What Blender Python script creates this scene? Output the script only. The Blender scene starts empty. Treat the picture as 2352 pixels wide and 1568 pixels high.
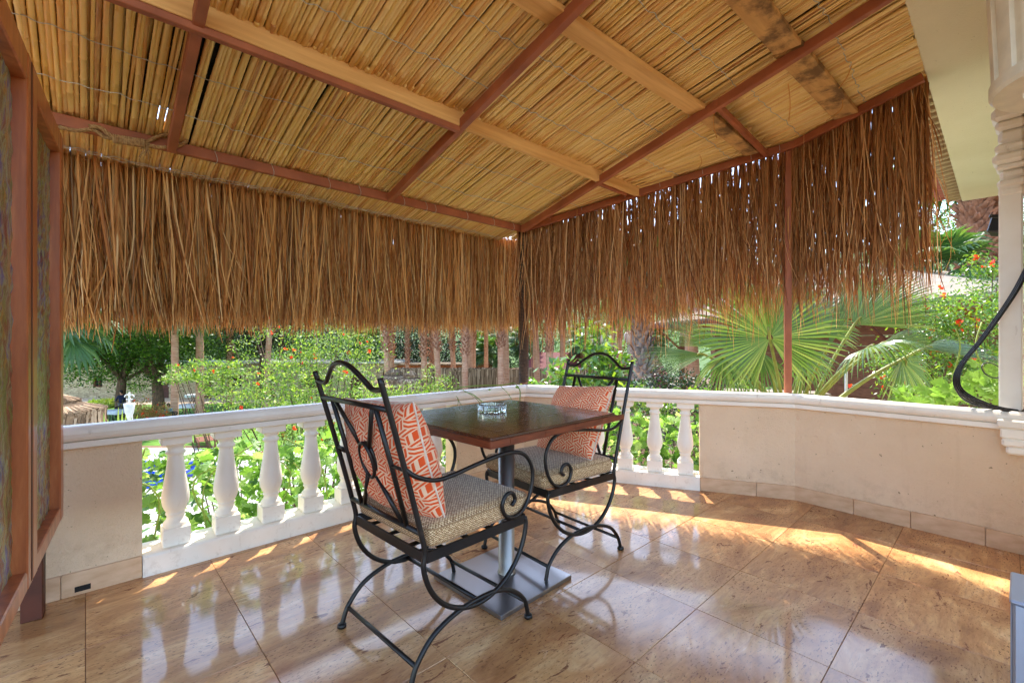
import bpy, math, random
import numpy as np
from mathutils import Vector, Matrix

random.seed(7)
RNG = np.random.default_rng(11)
SC = bpy.context.scene
COL = SC.collection
R = math.radians

# ------------------------------------------------------------------ camera, sky, sun, exposure
CAM_H = 1.10
cam_d = bpy.data.cameras.new('camera'); cam = bpy.data.objects.new('camera', cam_d); COL.objects.link(cam)
cam.location = (0, 0, CAM_H); cam.rotation_euler = (R(90), 0, 0)
cam_d.sensor_width = 36.0; cam_d.lens = 36.0 * 1050.0 / 2352.0
cam_d.clip_start = 0.02; cam_d.clip_end = 2000
SC.camera = cam

SUN_AZ, SUN_EL = R(4.0), R(55.0)          # azimuth to the right of the view direction, elevation
SKY = 0.15
SUN = 2.05
world = bpy.data.worlds.new('World'); SC.world = world; world.use_nodes = True
wn = world.node_tree; wn.nodes.clear()
sky_n = wn.nodes.new('ShaderNodeTexSky'); sky_n.sky_type = 'NISHITA'; sky_n.sun_disc = False
sky_n.sun_elevation = SUN_EL; sky_n.sun_rotation = SUN_AZ
bg = wn.nodes.new('ShaderNodeBackground'); bg.inputs['Strength'].default_value = SKY
wo = wn.nodes.new('ShaderNodeOutputWorld')
wn.links.new(sky_n.outputs[0], bg.inputs[0]); wn.links.new(bg.outputs[0], wo.inputs[0])
sl = bpy.data.lights.new('sun', 'SUN'); sl.energy = SUN; sl.angle = R(0.53); sl.color = (1.0, 0.93, 0.82)
sun = bpy.data.objects.new('sun', sl); COL.objects.link(sun)
to_sun = Vector((math.sin(SUN_AZ) * math.cos(SUN_EL), math.cos(SUN_AZ) * math.cos(SUN_EL), math.sin(SUN_EL)))
sun.rotation_euler = to_sun.to_track_quat('Z', 'Y').to_euler(); sun.location = (0, 30, 60)

SC.view_settings.view_transform = 'Standard'; SC.view_settings.look = 'None'
SC.view_settings.exposure = 2.4; SC.view_settings.gamma = 1.0; SC.view_settings.use_curve_mapping = False
SC.cycles.use_denoising = True; SC.cycles.denoising_input_passes = 'RGB_ALBEDO_NORMAL'; SC.cycles.denoising_prefilter = 'NONE'
try: SC.cycles.denoiser = 'OPENIMAGEDENOISE'
except Exception: pass
SC.cycles.use_adaptive_sampling = True; SC.cycles.adaptive_threshold = .02
SC.cycles.max_bounces = 8; SC.cycles.diffuse_bounces = 5; SC.cycles.glossy_bounces = 4
SC.cycles.transmission_bounces = 8; SC.cycles.transparent_max_bounces = 8
SC.cycles.sample_clamp_indirect = 6.0
SC.cycles.caustics_reflective = False; SC.cycles.caustics_refractive = False

# ------------------------------------------------------------------ helpers
def lin(r, g, b):
    f = lambda c: c / 12.92 if c <= .04045 else ((c + .055) / 1.055) ** 2.4
    return (f(r / 255), f(g / 255), f(b / 255))

class MB:
    """collects vertices and faces; build() links them as one mesh object"""
    def __init__(s): s.v = []; s.f = []; s.n = 0; s.uv = []
    def add(s, v, f, uv=None):
        v = np.asarray(v, dtype=np.float64).reshape(-1, 3)
        s.v.append(v)
        o = s.n
        if isinstance(f, np.ndarray): s.f.append(f + o)
        else: s.f.append([tuple(i + o for i in q) for q in f])
        if uv is not None: s.uv.append(np.asarray(uv, dtype=np.float64).reshape(-1, 2))
        s.n += len(v); return s
    def box(s, x0, x1, y0, y1, z0, z1, b=0.0):
        if b <= 0:
            v = [(x, y, z) for z in (z0, z1) for y in (y0, y1) for x in (x0, x1)]
            return s.add(v, [(0, 2, 3, 1), (4, 5, 7, 6), (0, 1, 5, 4), (2, 6, 7, 3), (0, 4, 6, 2), (1, 3, 7, 5)])
        b = min(b, (x1 - x0) * .49, (y1 - y0) * .49, (z1 - z0) * .49)
        v = []; idx = {}
        X = (x0, x1); Y = (y0, y1); Z = (z0, z1)
        for i in (0, 1):
            for j in (0, 1):
                for k in (0, 1):
                    sx, sy, sz = 1 - 2 * i, 1 - 2 * j, 1 - 2 * k
                    idx[i, j, k, 0] = len(v); v.append((X[i], Y[j] + sy * b, Z[k] + sz * b))
                    idx[i, j, k, 1] = len(v); v.append((X[i] + sx * b, Y[j], Z[k] + sz * b))
                    idx[i, j, k, 2] = len(v); v.append((X[i] + sx * b, Y[j] + sy * b, Z[k]))
        F = []
        I = lambda i, j, k, a: idx[i, j, k, a]
        for i in (0, 1):
            q = [I(i, 0, 0, 0), I(i, 1, 0, 0), I(i, 1, 1, 0), I(i, 0, 1, 0)]; F.append(q if i else q[::-1])
            q = [I(0, i, 0, 1), I(0, i, 1, 1), I(1, i, 1, 1), I(1, i, 0, 1)]; F.append(q if i else q[::-1])
            q = [I(0, 0, i, 2), I(1, 0, i, 2), I(1, 1, i, 2), I(0, 1, i, 2)]; F.append(q if i else q[::-1])
        for i in (0, 1):
            for j in (0, 1):
                q = [I(i, j, 0, 0), I(i, j, 1, 0), I(i, j, 1, 1), I(i, j, 0, 1)]; F.append(q if (i + j) % 2 else q[::-1])
                q = [I(i, 0, j, 0), I(i, 0, j, 2), I(i, 1, j, 2), I(i, 1, j, 0)]; F.append(q if (i + j) % 2 else q[::-1])
                q = [I(0, i, j, 1), I(1, i, j, 1), I(1, i, j, 2), I(0, i, j, 2)]; F.append(q if (i + j) % 2 else q[::-1])
                for k in (0, 1):
                    q = [I(i, j, k, 0), I(i, j, k, 1), I(i, j, k, 2)]; F.append(q if (i + j + k) % 2 else q[::-1])
        return s.add(v, [tuple(q) for q in F])
    def lathe(s, prof, n=20, c=(0, 0), caps=True):
        prof = np.asarray(prof, float); m = len(prof)
        t = np.arange(n) * 2 * math.pi / n
        v = np.zeros((m, n, 3)); v[:, :, 0] = c[0] + prof[:, :1] * np.cos(t); v[:, :, 1] = c[1] + prof[:, :1] * np.sin(t); v[:, :, 2] = prof[:, 1:2]
        f = [(i * n + j, i * n + (j + 1) % n, (i + 1) * n + (j + 1) % n, (i + 1) * n + j) for i in range(m - 1) for j in range(n)]
        if caps: f += [tuple(range(n - 1, -1, -1)), tuple((m - 1) * n + j for j in range(n))]
        return s.add(v.reshape(-1, 3), f)
    def prism(s, poly, z0, z1):
        n = len(poly); v = [(x, y, z0) for x, y in poly] + [(x, y, z1) for x, y in poly]
        f = [tuple(range(n - 1, -1, -1)), tuple(range(n, 2 * n))] + [(i, (i + 1) % n, n + (i + 1) % n, n + i) for i in range(n)]
        return s.add(v, f)
    def tube(s, pts, r, n=8, caps=True, closed=False):
        p = np.asarray(pts, float); m = len(p)
        rr = np.full(m, r) if np.isscalar(r) else np.asarray(r, float)
        if closed: tg = np.roll(p, -1, 0) - np.roll(p, 1, 0)
        else: tg = np.gradient(p, axis=0)
        tg /= np.linalg.norm(tg, axis=1)[:, None] + 1e-12
        up = np.array([0, 0, 1.]) if abs(tg[0][2]) < .9 else np.array([1., 0, 0])
        a = np.cross(tg[0], up); a /= np.linalg.norm(a)
        t = np.arange(n) * 2 * math.pi / n; V = []
        for i in range(m):
            a = a - tg[i] * np.dot(a, tg[i]); a /= np.linalg.norm(a) + 1e-12
            b = np.cross(tg[i], a)
            V.append(p[i] + rr[i] * (np.cos(t)[:, None] * a + np.sin(t)[:, None] * b))
        k = m if closed else m - 1
        f = [(i * n + j, ((i + 1) % m) * n + j, ((i + 1) % m) * n + (j + 1) % n, i * n + (j + 1) % n) for i in range(k) for j in range(n)]
        if caps and not closed: f += [tuple(range(n)), tuple((m - 1) * n + j for j in range(n - 1, -1, -1))]
        return s.add(np.concatenate(V), f)
    def xf(s, M):
        M = np.array(M)
        s.v = [v @ M[:3, :3].T + M[:3, 3] for v in s.v]; return s
    def mesh(s, name, smooth=False, uvs=None):
        me = bpy.data.meshes.new(name)
        V = np.concatenate(s.v)
        tot = []; loops = []
        for F in s.f:
            if isinstance(F, np.ndarray):
                tot.append(np.full(len(F), F.shape[1], np.int32)); loops.append(F.ravel())
            elif len(F):
                tot.append(np.array([len(q) for q in F], np.int32)); loops.append(np.array([i for q in F for i in q], np.int64))
        tot = np.concatenate(tot); loops = np.concatenate(loops).astype(np.int32)
        start = np.concatenate([[0], np.cumsum(tot)[:-1]]).astype(np.int32)
        me.vertices.add(len(V)); me.vertices.foreach_set('co', V.astype(np.float32).ravel())
        me.loops.add(len(loops)); me.loops.foreach_set('vertex_index', loops)
        me.polygons.add(len(tot)); me.polygons.foreach_set('loop_start', start); me.polygons.foreach_set('loop_total', tot)
        if s.uv:
            uv = np.concatenate(s.uv); ul = me.uv_layers.new(name='UVMap')
            me.update(calc_edges=True)
            ul.data.foreach_set('uv', uv[loops].astype(np.float32).ravel())
        me.update(calc_edges=True)
        me.polygons.foreach_set('use_smooth', np.full(len(tot), bool(smooth)))
        me.validate()
        return me
    def build(s, name, mat, parent=None, smooth=False, **k):
        return ob(name, s.mesh(name, smooth), mat, parent, **k)

def ob(name, me, mat=None, parent=None, loc=None, rot=None, scale=None, **k):
    o = bpy.data.objects.new(name, me)
    if mat is not None and me is not None and not me.materials: me.materials.append(mat)
    COL.objects.link(o)
    if parent is not None: o.parent = parent
    if loc is not None: o.location = loc
    if rot is not None: o.rotation_euler = rot
    if scale is not None: o.scale = (scale,) * 3 if np.isscalar(scale) else scale
    for a, b in k.items(): o[a] = b
    return o
def thing(name, label, cat, loc=(0, 0, 0), rz=0.0, group=None, rot=None):
    o = ob(name, None, loc=loc, rot=rot or (0, 0, rz)); o['label'] = label; o['category'] = cat
    if group: o['group'] = group
    return o
def tag(o, label, cat, group=None):
    o['label'] = label; o['category'] = cat
    if group: o['group'] = group
    return o
def copy_tree(o, parent=None):
    c = o.copy(); COL.objects.link(c)
    if parent is not None: c.parent = parent
    for ch in list(o.children): copy_tree(ch, c)
    return c
def spline(pts, n=6, closed=False):
    """Catmull-Rom through the points, n steps per span"""
    p = np.asarray(pts, float); m = len(p); out = []
    rng = range(m) if closed else range(m - 1)
    for i in rng:
        if closed: a, b, c, d = p[i - 1], p[i], p[(i + 1) % m], p[(i + 2) % m]
        else: a, b, c, d = p[max(i - 1, 0)], p[i], p[i + 1], p[min(i + 2, m - 1)]
        for k in range(n):
            t = k / n
            out.append(.5 * ((2 * b) + (c - a) * t + (2 * a - 5 * b + 4 * c - d) * t * t + (3 * b - a - 3 * c + d) * t ** 3))
    if not closed: out.append(p[-1])
    return np.array(out)

# the terrace frame: K is the inner foot of the far corner, u runs along the left balustrade, w inwards (towards the house)
K = np.array([0.0987, 3.854]); ANG = R(43.0)
AV = np.array([math.cos(ANG), math.sin(ANG)]); NV = np.array([AV[1], -AV[0]])
def P(u, w, z=0.0):
    p = K + u * AV + w * NV; return Vector((p[0], p[1], z))
def uw(x, y):
    d = np.array([x, y]) - K; return float(d @ AV), float(d @ NV)
def at(x, y, Y):
    """the point at depth Y in front of the camera seen at (x, y) of a 2352 x 1568 view"""
    return Vector(((x - 1176) / 1050 * Y, Y, CAM_H - (y - 784) / 1050 * Y))
SLOPE = 0.24
def zroof(w): return 2.075 + SLOPE * w
def on_roof(x, y, off=0.0):
    """(u, w) where the sight line at (x, y) meets the roof plane lowered by off"""
    d = np.array([(x - 1176) / 1050, 1.0, -(y - 784) / 1050])
    # z = CAM_H + t d2 ; w = ((t d0 - Kx) Nx + (t - Ky) Ny)
    a = d[2] - SLOPE * (d[0] * NV[0] + NV[1]); b = 2.075 - off - CAM_H + SLOPE * (-K[0] * NV[0] - K[1] * NV[1])
    t = b / a
    return uw(t * d[0], t)

# ------------------------------------------------------------------ materials
MATS = {}
class NT:
    def __init__(s, name):
        s.m = bpy.data.materials.new(name); s.m.use_nodes = True; s.t = s.m.node_tree; s.t.nodes.clear()
        s.out = s.t.nodes.new('ShaderNodeOutputMaterial'); MATS[name] = s.m
    def n(s, ty, ins=None, **k):
        x = s.t.nodes.new(ty)
        for a, b in k.items(): setattr(x, a, b)
        for a, b in (ins or {}).items(): s.set(x, a, b)
        return x
    def set(s, x, key, val):
        i = x.inputs[key]
        if isinstance(val, bpy.types.NodeSocket): s.t.links.new(val, i)
        elif isinstance(val, bpy.types.Node): s.t.links.new(val.outputs[0], i)
        elif isinstance(val, (tuple, list)) and len(val) == 3 and i.type == 'RGBA': i.default_value = (*val, 1)
        else: i.default_value = val
    def math(s, op, a, b=0.0, c=None, clamp=False):
        x = s.n('ShaderNodeMath', operation=op, use_clamp=clamp); s.set(x, 0, a); s.set(x, 1, b)
        if c is not None: s.set(x, 2, c)
        return x.outputs[0]
    def mix(s, f, a, b, blend='MIX'):
        x = s.n('ShaderNodeMix', data_type='RGBA', blend_type=blend); s.set(x, 0, f); s.set(x, 6, a); s.set(x, 7, b); return x.outputs[2]
    def ramp(s, f, stops, interp='LINEAR'):
        x = s.n('ShaderNodeValToRGB'); cr = x.color_ramp; cr.interpolation = interp
        while len(cr.elements) < len(stops): cr.elements.new(.5)
        for e, (p, c) in zip(cr.elements, stops):
            e.position = p; e.color = (c, c, c, 1) if np.isscalar(c) else (*c, 1)
        s.set(x, 0, f); return x.outputs[0]
    def coord(s, kind='Object', scale=(1, 1, 1), rot=(0, 0, 0), loc=(0, 0, 0)):
        c = s.n('ShaderNodeTexCoord'); m = s.n('ShaderNodeMapping'); s.t.links.new(c.outputs[kind], m.inputs[0])
        m.inputs['Scale'].default_value = scale; m.inputs['Rotation'].default_value = rot; m.inputs['Location'].default_value = loc
        return m.outputs[0]
    def wcoord(s, scale=(1, 1, 1), rot=(0, 0, 0)):
        g = s.n('ShaderNodeNewGeometry'); m = s.n('ShaderNodeMapping'); s.t.links.new(g.outputs['Position'], m.inputs[0])
        m.inputs['Scale'].default_value = scale; m.inputs['Rotation'].default_value = rot; return m.outputs[0]
    def noise(s, vec, scale=5, detail=4, rough=.55, dist=0.0):
        x = s.n('ShaderNodeTexNoise', {'Scale': scale, 'Detail': detail, 'Roughness': rough, 'Distortion': dist, 'Vector': vec}); return x.outputs[0]
    def vor(s, vec, scale=5, feature='F1', rnd=1.0):
        x = s.n('ShaderNodeTexVoronoi', {'Scale': scale, 'Randomness': rnd, 'Vector': vec}, feature=feature); return x
    def rand(s): return s.n('ShaderNodeObjectInfo').outputs['Random']
    def island(s): return s.n('ShaderNodeNewGeometry').outputs['Random Per Island']
    def bump(s, h, strength=.3, dist=.01, nrm=None):
        x = s.n('ShaderNodeBump', {'Strength': strength, 'Distance': dist, 'Height': h})
        if nrm is not None: s.set(x, 'Normal', nrm)
        return x.outputs[0]
    def bsdf(s, col, rough=.6, metal=0.0, nrm=None, spec=.5, coat=0.0, coat_rough=.1, **k):
        x = s.n('ShaderNodeBsdfPrincipled', {'Base Color': col, 'Roughness': rough, 'Metallic': metal, 'Specular IOR Level': spec, 'Coat Weight': coat, 'Coat Roughness': coat_rough})
        for a, b in k.items(): s.set(x, a.replace('_', ' '), b)
        if nrm is not None: s.set(x, 'Normal', nrm)
        return x.outputs[0]
    def done(s, sh): s.t.links.new(sh, s.out.inputs[0]); return s.m

def simple(name, c1, c2=None, scale=6, rough=.6, stretch=(1, 1, 1), bump=.15, metal=0, spec=.4, detail=5, lo=.3, hi=.7, var=0.0, dist=.005, world=False, coat=0.0):
    t = NT(name); c2 = c2 or tuple(c * .7 for c in c1)
    v = t.wcoord(stretch) if world else t.coord('Object', stretch)
    n = t.noise(v, scale, detail)
    col = t.ramp(n, [(lo, c2), (hi, c1)])
    if var:
        k = t.math('MULTIPLY_ADD', t.rand(), 2 * var, 1 - var)
        col = t.mix(1.0, col, t.n('ShaderNodeCombineColor', {0: k, 1: k, 2: k}).outputs[0], 'MULTIPLY')
    return t.done(t.bsdf(col, rough, metal, t.bump(n, bump, dist) if bump else None, spec, coat))

def leafmat(name, c1, c2, c3=None, trans=.35, rough=.45, tcol=None, spec=.35):
    t = NT(name); r = t.island()
    col = t.ramp(r, [(0, c1), (.6, c2), (1, c3 or c2)])
    big = t.noise(t.wcoord(), .9, 2)
    k = t.math('MULTIPLY_ADD', big, .9, .55)
    col = t.mix(1.0, col, t.n('ShaderNodeCombineColor', {0: k, 1: k, 2: k}).outputs[0], 'MULTIPLY')
    tc = t.mix(1.0, col, tcol or (1.9, 1.9, .7), 'MULTIPLY')
    a = t.bsdf(col, rough, 0, None, spec)
    b = t.n('ShaderNodeBsdfTranslucent', {0: tc})
    return t.done(t.n('ShaderNodeMixShader', {0: trans, 1: a, 2: b.outputs[0]}).outputs[0])
# ------------------------------------------------------------------ the materials of the place
M_white = None
def make_materials():
    t = NT('white_paint')                                   # painted masonry of balusters and rail: hairline dirt, drips
    v = t.coord('Object'); n1 = t.noise(v, 4, 5); n2 = t.noise(t.coord('Object', (1, 1, 1)), 60, 3)
    n3 = t.noise(t.coord('Object', (6, 6, 1.5)), 5, 6, .7)
    col = t.ramp(n1, [(.25, lin(232, 222, 208)), (.6, lin(244, 238, 228))])
    dirt = t.ramp(n3, [(.62, 0.0), (.76, .6)])
    zz = t.n('ShaderNodeSeparateXYZ', {0: t.coord('Object')}).outputs[2]
    low = t.math('MULTIPLY', t.ramp(zz, [(.0, 1.0), (.14, 0.0)]), t.ramp(t.noise(t.coord('Object'), 17, 5, .7), [(.55, 0.0), (.72, .5)]))
    dirt = t.math('MAXIMUM', dirt, low)
    col = t.mix(dirt, col, lin(172, 150, 124))
    t.done(t.bsdf(col, .42, 0, t.bump(t.math('MULTIPLY_ADD', n2, .3, n1), .12, .01), .4))

    t = NT('cream_plaster')                                 # textured render of the parapet piers
    v = t.coord('Object'); n1 = t.noise(v, 1.6, 4); n2 = t.noise(v, 130, 3, .6); n3 = t.noise(v, 26, 4)
    col = t.ramp(n1, [(.3, lin(220, 192, 160)), (.7, lin(234, 208, 178))])
    drip = t.noise(t.coord('Object', (9, 9, .8)), 1.5, 5, .65)
    col = t.mix(t.ramp(drip, [(.56, 0.0), (.8, .16)]), col, lin(176, 138, 102))
    zz = t.n('ShaderNodeSeparateXYZ', {0: v}).outputs[2]
    spl = t.math('MULTIPLY', t.ramp(zz, [(.1, 1.0), (.3, 0.0)]), t.ramp(t.noise(v, 12, 6, .7), [(.48, 0.0), (.74, .45)]))
    col = t.mix(spl, col, lin(158, 122, 88))
    sp = t.ramp(t.noise(t.coord('Object', (1, 1, 1)), 34, 2), [(.72, 0.0), (.74, .7)])
    col = t.mix(sp, col, lin(120, 92, 66))
    t.done(t.bsdf(col, .85, 0, t.bump(t.math('ADD', n2, t.math('MULTIPLY', n3, 1.4)), .8, .008), .2))

    t = NT('soffit_plaster')
    v = t.coord('Object'); n1 = t.noise(v, 1.1, 4); n2 = t.noise(t.coord('Object', (1, 2.4, 1)), 70, 3)
    col = t.ramp(n1, [(.3, lin(222, 212, 178)), (.7, lin(236, 228, 200))])
    col = t.mix(t.ramp(t.noise(t.coord('Object', (1, 3, 1)), 20, 3), [(.70, 0.0), (.74, .4)]), col, lin(130, 116, 84))
    t.done(t.bsdf(col, .8, 0, t.bump(n2, .5, .006), .2))

    # polished travertine: clouds, elongated pits and streaks, iron stains; every slab its own offset
    def travertine(name, rough, dark=1.0, coat=.0):
        t = NT(name)
        c = t.n('ShaderNodeTexCoord'); rnd = t.rand()
        off = t.n('ShaderNodeCombineXYZ', {0: t.math('MULTIPLY', rnd, 37.0), 1: t.math('MULTIPLY', rnd, 91.0), 2: 0.0})
        pos = t.n('ShaderNodeVectorMath', operation='ADD'); t.set(pos, 0, c.outputs['Object']); t.set(pos, 1, off.outputs[0])
        def mp(s, rot=0):
            m = t.n('ShaderNodeMapping'); t.set(m, 0, pos.outputs[0]); m.inputs['Scale'].default_value = s; m.inputs['Rotation'].default_value = (0, 0, rot); return m.outputs[0]
        n1 = t.noise(mp((1, 2.4, 1), R(15)), 2.4, 8, .68, .8)
        col = t.ramp(n1, [(.32, lin(140, 88, 44)), (.46, lin(180, 126, 74)), (.57, lin(202, 152, 96)), (.72, lin(228, 188, 134))])
        st = t.noise(mp((3, 22, 1), R(20)), 3.2, 5, .62, .3)
        col = t.mix(t.ramp(st, [(.5, 0.0), (.68, .5)]), col, lin(150, 98, 62))
        ve = t.noise(mp((1.3, 5, 1), R(18)), 2.2, 7, .7, 1.2)
        col = t.mix(t.ramp(ve, [(.64, 0.0), (.70, .6), (.76, .0)]), col, lin(226, 196, 160))
        pv = t.noise(mp((24, 60, 1), R(12)), 2.2, 3, .6)                       # short dark pits
        pit = t.math('MULTIPLY', t.ramp(pv, [(.58, 0.0), (.63, 1.0)]), t.ramp(t.noise(mp((1, 1.6, 1)), 3.5, 4), [(.38, .1), (.58, 1.0)]))
        pv2 = t.noise(mp((4, 10, 1), R(22)), 2.0, 5, .62, .9)                   # larger filled holes
        pit2 = t.ramp(pv2, [(.635, 0.0), (.655, 1.0)])
        col = t.mix(t.math('MULTIPLY', pit, .85), col, lin(96, 54, 32))
        col = t.mix(t.math('MULTIPLY', pit2, .85), col, lin(108, 54, 28))
        ru = t.noise(t.wcoord(), 1.7, 5, .65)                                    # rust bleeding from the iron feet
        col = t.mix(t.ramp(ru, [(.58, 0.0), (.74, .55)]), col, lin(176, 84, 26))
        k = t.math('MULTIPLY_ADD', rnd, .32, .86 * dark)
        col = t.mix(1.0, col, t.n('ShaderNodeCombineColor', {0: k, 1: k, 2: k}).outputs[0], 'MULTIPLY')
        rg = t.math('MULTIPLY_ADD', t.noise(mp((1, 1, 1)), 7, 4), .2, rough - .08)
        crough = t.math('MULTIPLY_ADD', t.noise(mp((1, 1, 1)), 4, 5, .6), .16, .0)
        rg = t.math('ADD', rg, t.math('MULTIPLY', t.math('MAXIMUM', pit, pit2), .3))
        h = t.math('MULTIPLY', t.math('MAXIMUM', pit, pit2), -.4)
        t.done(t.bsdf(col, rg, 0, t.bump(h, .12, .002), .35, coat, crough, Coat_IOR=1.75))
    travertine('travertine_floor', .34, 1.0, .5)
    simple('travertine_skirting', lin(220, 186, 152), lin(192, 152, 116), 9, .55, (1, 1, 2.5), .1, detail=8)
    simple('grout', lin(158, 116, 82), lin(118, 84, 58), 30, .9)

    def reedmat(name, stops, rnd='obj'):
        t = NT(name)
        r = t.rand() if rnd == 'obj' else t.island()
        col = t.ramp(r, stops)
        c = t.n('ShaderNodeTexCoord'); off = t.n('ShaderNodeCombineXYZ', {0: 0.0, 1: t.math('MULTIPLY', r, 60.0), 2: t.math('MULTIPLY', r, 13.0)})
        pos = t.n('ShaderNodeVectorMath', operation='ADD'); t.set(pos, 0, c.outputs['Object']); t.set(pos, 1, off.outputs[0])
        def mp(s):
            m = t.n('ShaderNodeMapping'); t.set(m, 0, pos.outputs[0]); m.inputs['Scale'].default_value = s; return m.outputs[0]
        blot = t.noise(mp((20, 3, 20)), 1.6, 4, .6)
        col = t.mix(t.ramp(blot, [(.42, 0.0), (.72, .7)]), col, lin(238, 212, 156))
        red = t.noise(mp((6, 1.7, 6)), 1.5, 3, .5)
        col = t.mix(t.ramp(red, [(.58, 0.0), (.8, .5)]), col, lin(190, 118, 60))
        gr = t.noise(mp((9, 4, 9)), 2.5, 5, .7)
        col = t.mix(t.ramp(gr, [(.66, 0.0), (.8, .5)]), col, lin(124, 98, 58))
        fib = t.noise(mp((260, 5, 260)), 1.0, 3)
        t.done(t.bsdf(col, .42, 0, t.bump(fib, .25, .002), .4))
    stops = [(0, lin(220, 178, 96)), (.3, lin(236, 202, 122)), (.6, lin(242, 212, 142)), (.8, lin(228, 178, 106)), (.93, lin(214, 160, 86)), (1, lin(170, 116, 62))]
    reedmat('reed', stops); reedmat('reed_many', stops, 'island')

    t = NT('straw')                                         # hanging rush fringe
    r = t.island(); col = t.ramp(r, [(0, lin(128, 76, 36)), (.2, lin(186, 120, 58)), (.5, lin(216, 154, 82)), (.8, lin(236, 186, 114)), (.92, lin(246, 212, 150)), (1, lin(100, 58, 30))])
    n = t.noise(t.wcoord((1, 1, .25)), 7, 3)
    col = t.mix(t.ramp(n, [(.45, 0.0), (.8, .5)]), col, lin(122, 74, 40))
    a = t.bsdf(col, .6, 0, None, .25); b = t.n('ShaderNodeBsdfTranslucent', {0: t.mix(1.0, col, (1.1, 1.05, .9), 'MULTIPLY')})
    t.done(t.n('ShaderNodeMixShader', {0: .22, 1: a, 2: b.outputs[0]}).outputs[0])
    t = NT('straw_red')
    r = t.island(); col = t.ramp(r, [(0, lin(110, 66, 38)), (.22, lin(168, 110, 64)), (.55, lin(200, 142, 86)), (.85, lin(222, 174, 116)), (1, lin(240, 208, 160))])
    a = t.bsdf(col, .6, 0, None, .25); b = t.n('ShaderNodeBsdfTranslucent', {0: t.mix(1.0, col, (1.1, 1.05, .9), 'MULTIPLY')})
    t.done(t.n('ShaderNodeMixShader', {0: .3, 1: a, 2: b.outputs[0]}).outputs[0])
    simple('thatch_grey', lin(170, 150, 122), lin(104, 88, 70), 12, .9, (1, 1, .15), .3)

    simple('red_steel', lin(172, 100, 64), lin(132, 72, 46), 5, .55, (1, 1, 1), .12, spec=.4, detail=9)
    simple('pale_timber', lin(232, 186, 118), lin(206, 154, 88), 3, .7, (1.0, 16, 16), .2, dist=.003)
    t = NT('stained_timber'); v = t.coord('Object', (1.5, 14, 14)); n = t.noise(v, 2.5, 6)
    col = t.ramp(n, [(.3, lin(186, 140, 84)), (.7, lin(212, 166, 104))]); s2 = t.noise(t.coord('Object'), 5, 6, .65)
    col = t.mix(t.ramp(s2, [(.48, 0.0), (.6, .8)]), col, lin(88, 64, 44))
    t.done(t.bsdf(col, .75, 0, t.bump(n, .25, .003), .25))
    simple('wire', lin(206, 204, 194), lin(170, 166, 154), 20, .45, metal=.3, bump=0)
    simple('rope', lin(190, 150, 98), lin(132, 96, 56), 90, .9, (1, 1, 1), .4)
    simple('rope_dark', lin(92, 68, 52), lin(58, 42, 32), 60, .8, (1, 1, 1), .3)
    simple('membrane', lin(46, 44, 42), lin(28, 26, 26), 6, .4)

    t = NT('mahogany'); n = t.noise(t.coord('Object', (1, 1, .12)), 26, 6, .6, .3); n2 = t.noise(t.coord('Object', (1, 1, .5)), 3, 3)
    col = t.ramp(n, [(.3, lin(150, 78, 42)), (.55, lin(182, 104, 58)), (.75, lin(206, 134, 84))])
    col = t.mix(t.ramp(n2, [(.5, 0.0), (.8, .4)]), col, lin(206, 140, 96))
    t.done(t.bsdf(col, .35, 0, t.bump(n, .08, .002), .5, .25, .15))

    t = NT('table_wood'); v = t.coord('Object', (1.2, 16, 1)); n = t.noise(v, 3.0, 6, .6, .5); n2 = t.noise(t.coord('Object', (1.5, 9, 1)), 2.4, 3)
    col = t.ramp(n, [(.3, lin(50, 26, 16)), (.55, lin(78, 42, 25)), (.8, lin(102, 56, 32))])
    t.done(t.bsdf(col, t.math('MULTIPLY_ADD', n, .18, .16), 0, t.bump(t.math('MULTIPLY_ADD', n2, 1.2, t.math('MULTIPLY', n, .3)), .16, .003), .5, .6, .13))
    t = NT('table_edge'); n = t.noise(t.coord('Object', (3, 3, 30)), 4, 5)
    col = t.ramp(n, [(.3, lin(84, 38, 20)), (.7, lin(128, 62, 34))])
    t.done(t.bsdf(col, .4, 0, t.bump(n, .1, .002), .4))

    t = NT('brushed_steel'); n = t.noise(t.coord('Object', (1, 1, 120)), 6, 3)
    t.done(t.bsdf(lin(164, 158, 150), t.math('MULTIPLY_ADD', n, .12, .34), 1.0, t.bump(n, .05, .001)))
    t = NT('brushed_plate'); n = t.noise(t.coord('Object', (3, 90, 3)), 4, 3)
    t.done(t.bsdf(lin(158, 160, 164), t.math('MULTIPLY_ADD', n, .15, .24), 1.0, t.bump(n, .05, .001)))
    t = NT('wrought_iron'); n = t.noise(t.coord('Object'), 90, 4); n2 = t.noise(t.coord('Object'), 9, 4)
    col = t.ramp(n2, [(.4, lin(22, 19, 18)), (.68, lin(34, 29, 26)), (.8, lin(70, 56, 46))])
    t.done(t.bsdf(col, t.math('MULTIPLY_ADD', n2, .3, .22), .25, t.bump(n, .14, .002), .5))

    # woven seat cloth: warp and weft dashes in two browns
    t = NT('woven_cloth'); v = t.coord('UV', (1, 1, 1))
    sx = t.n('ShaderNodeSeparateXYZ', {0: v}); x, y = sx.outputs[0], sx.outputs[1]
    w = t.math('MULTIPLY', t.math('SINE', t.math('MULTIPLY', x, 520.0)), t.math('SINE', t.math('MULTIPLY', y, 520.0)))
    n = t.noise(t.coord('UV', (60, 150, 1)), 1.0, 3, .6); n2 = t.noise(t.coord('UV', (150, 60, 1)), 1.0, 3, .6)
    m = t.math('ADD', t.math('MULTIPLY', w, .16), t.math('MAXIMUM', n, n2))
    col = t.ramp(m, [(.40, lin(128, 92, 60)), (.56, lin(180, 144, 100)), (.70, lin(234, 208, 166))])
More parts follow.
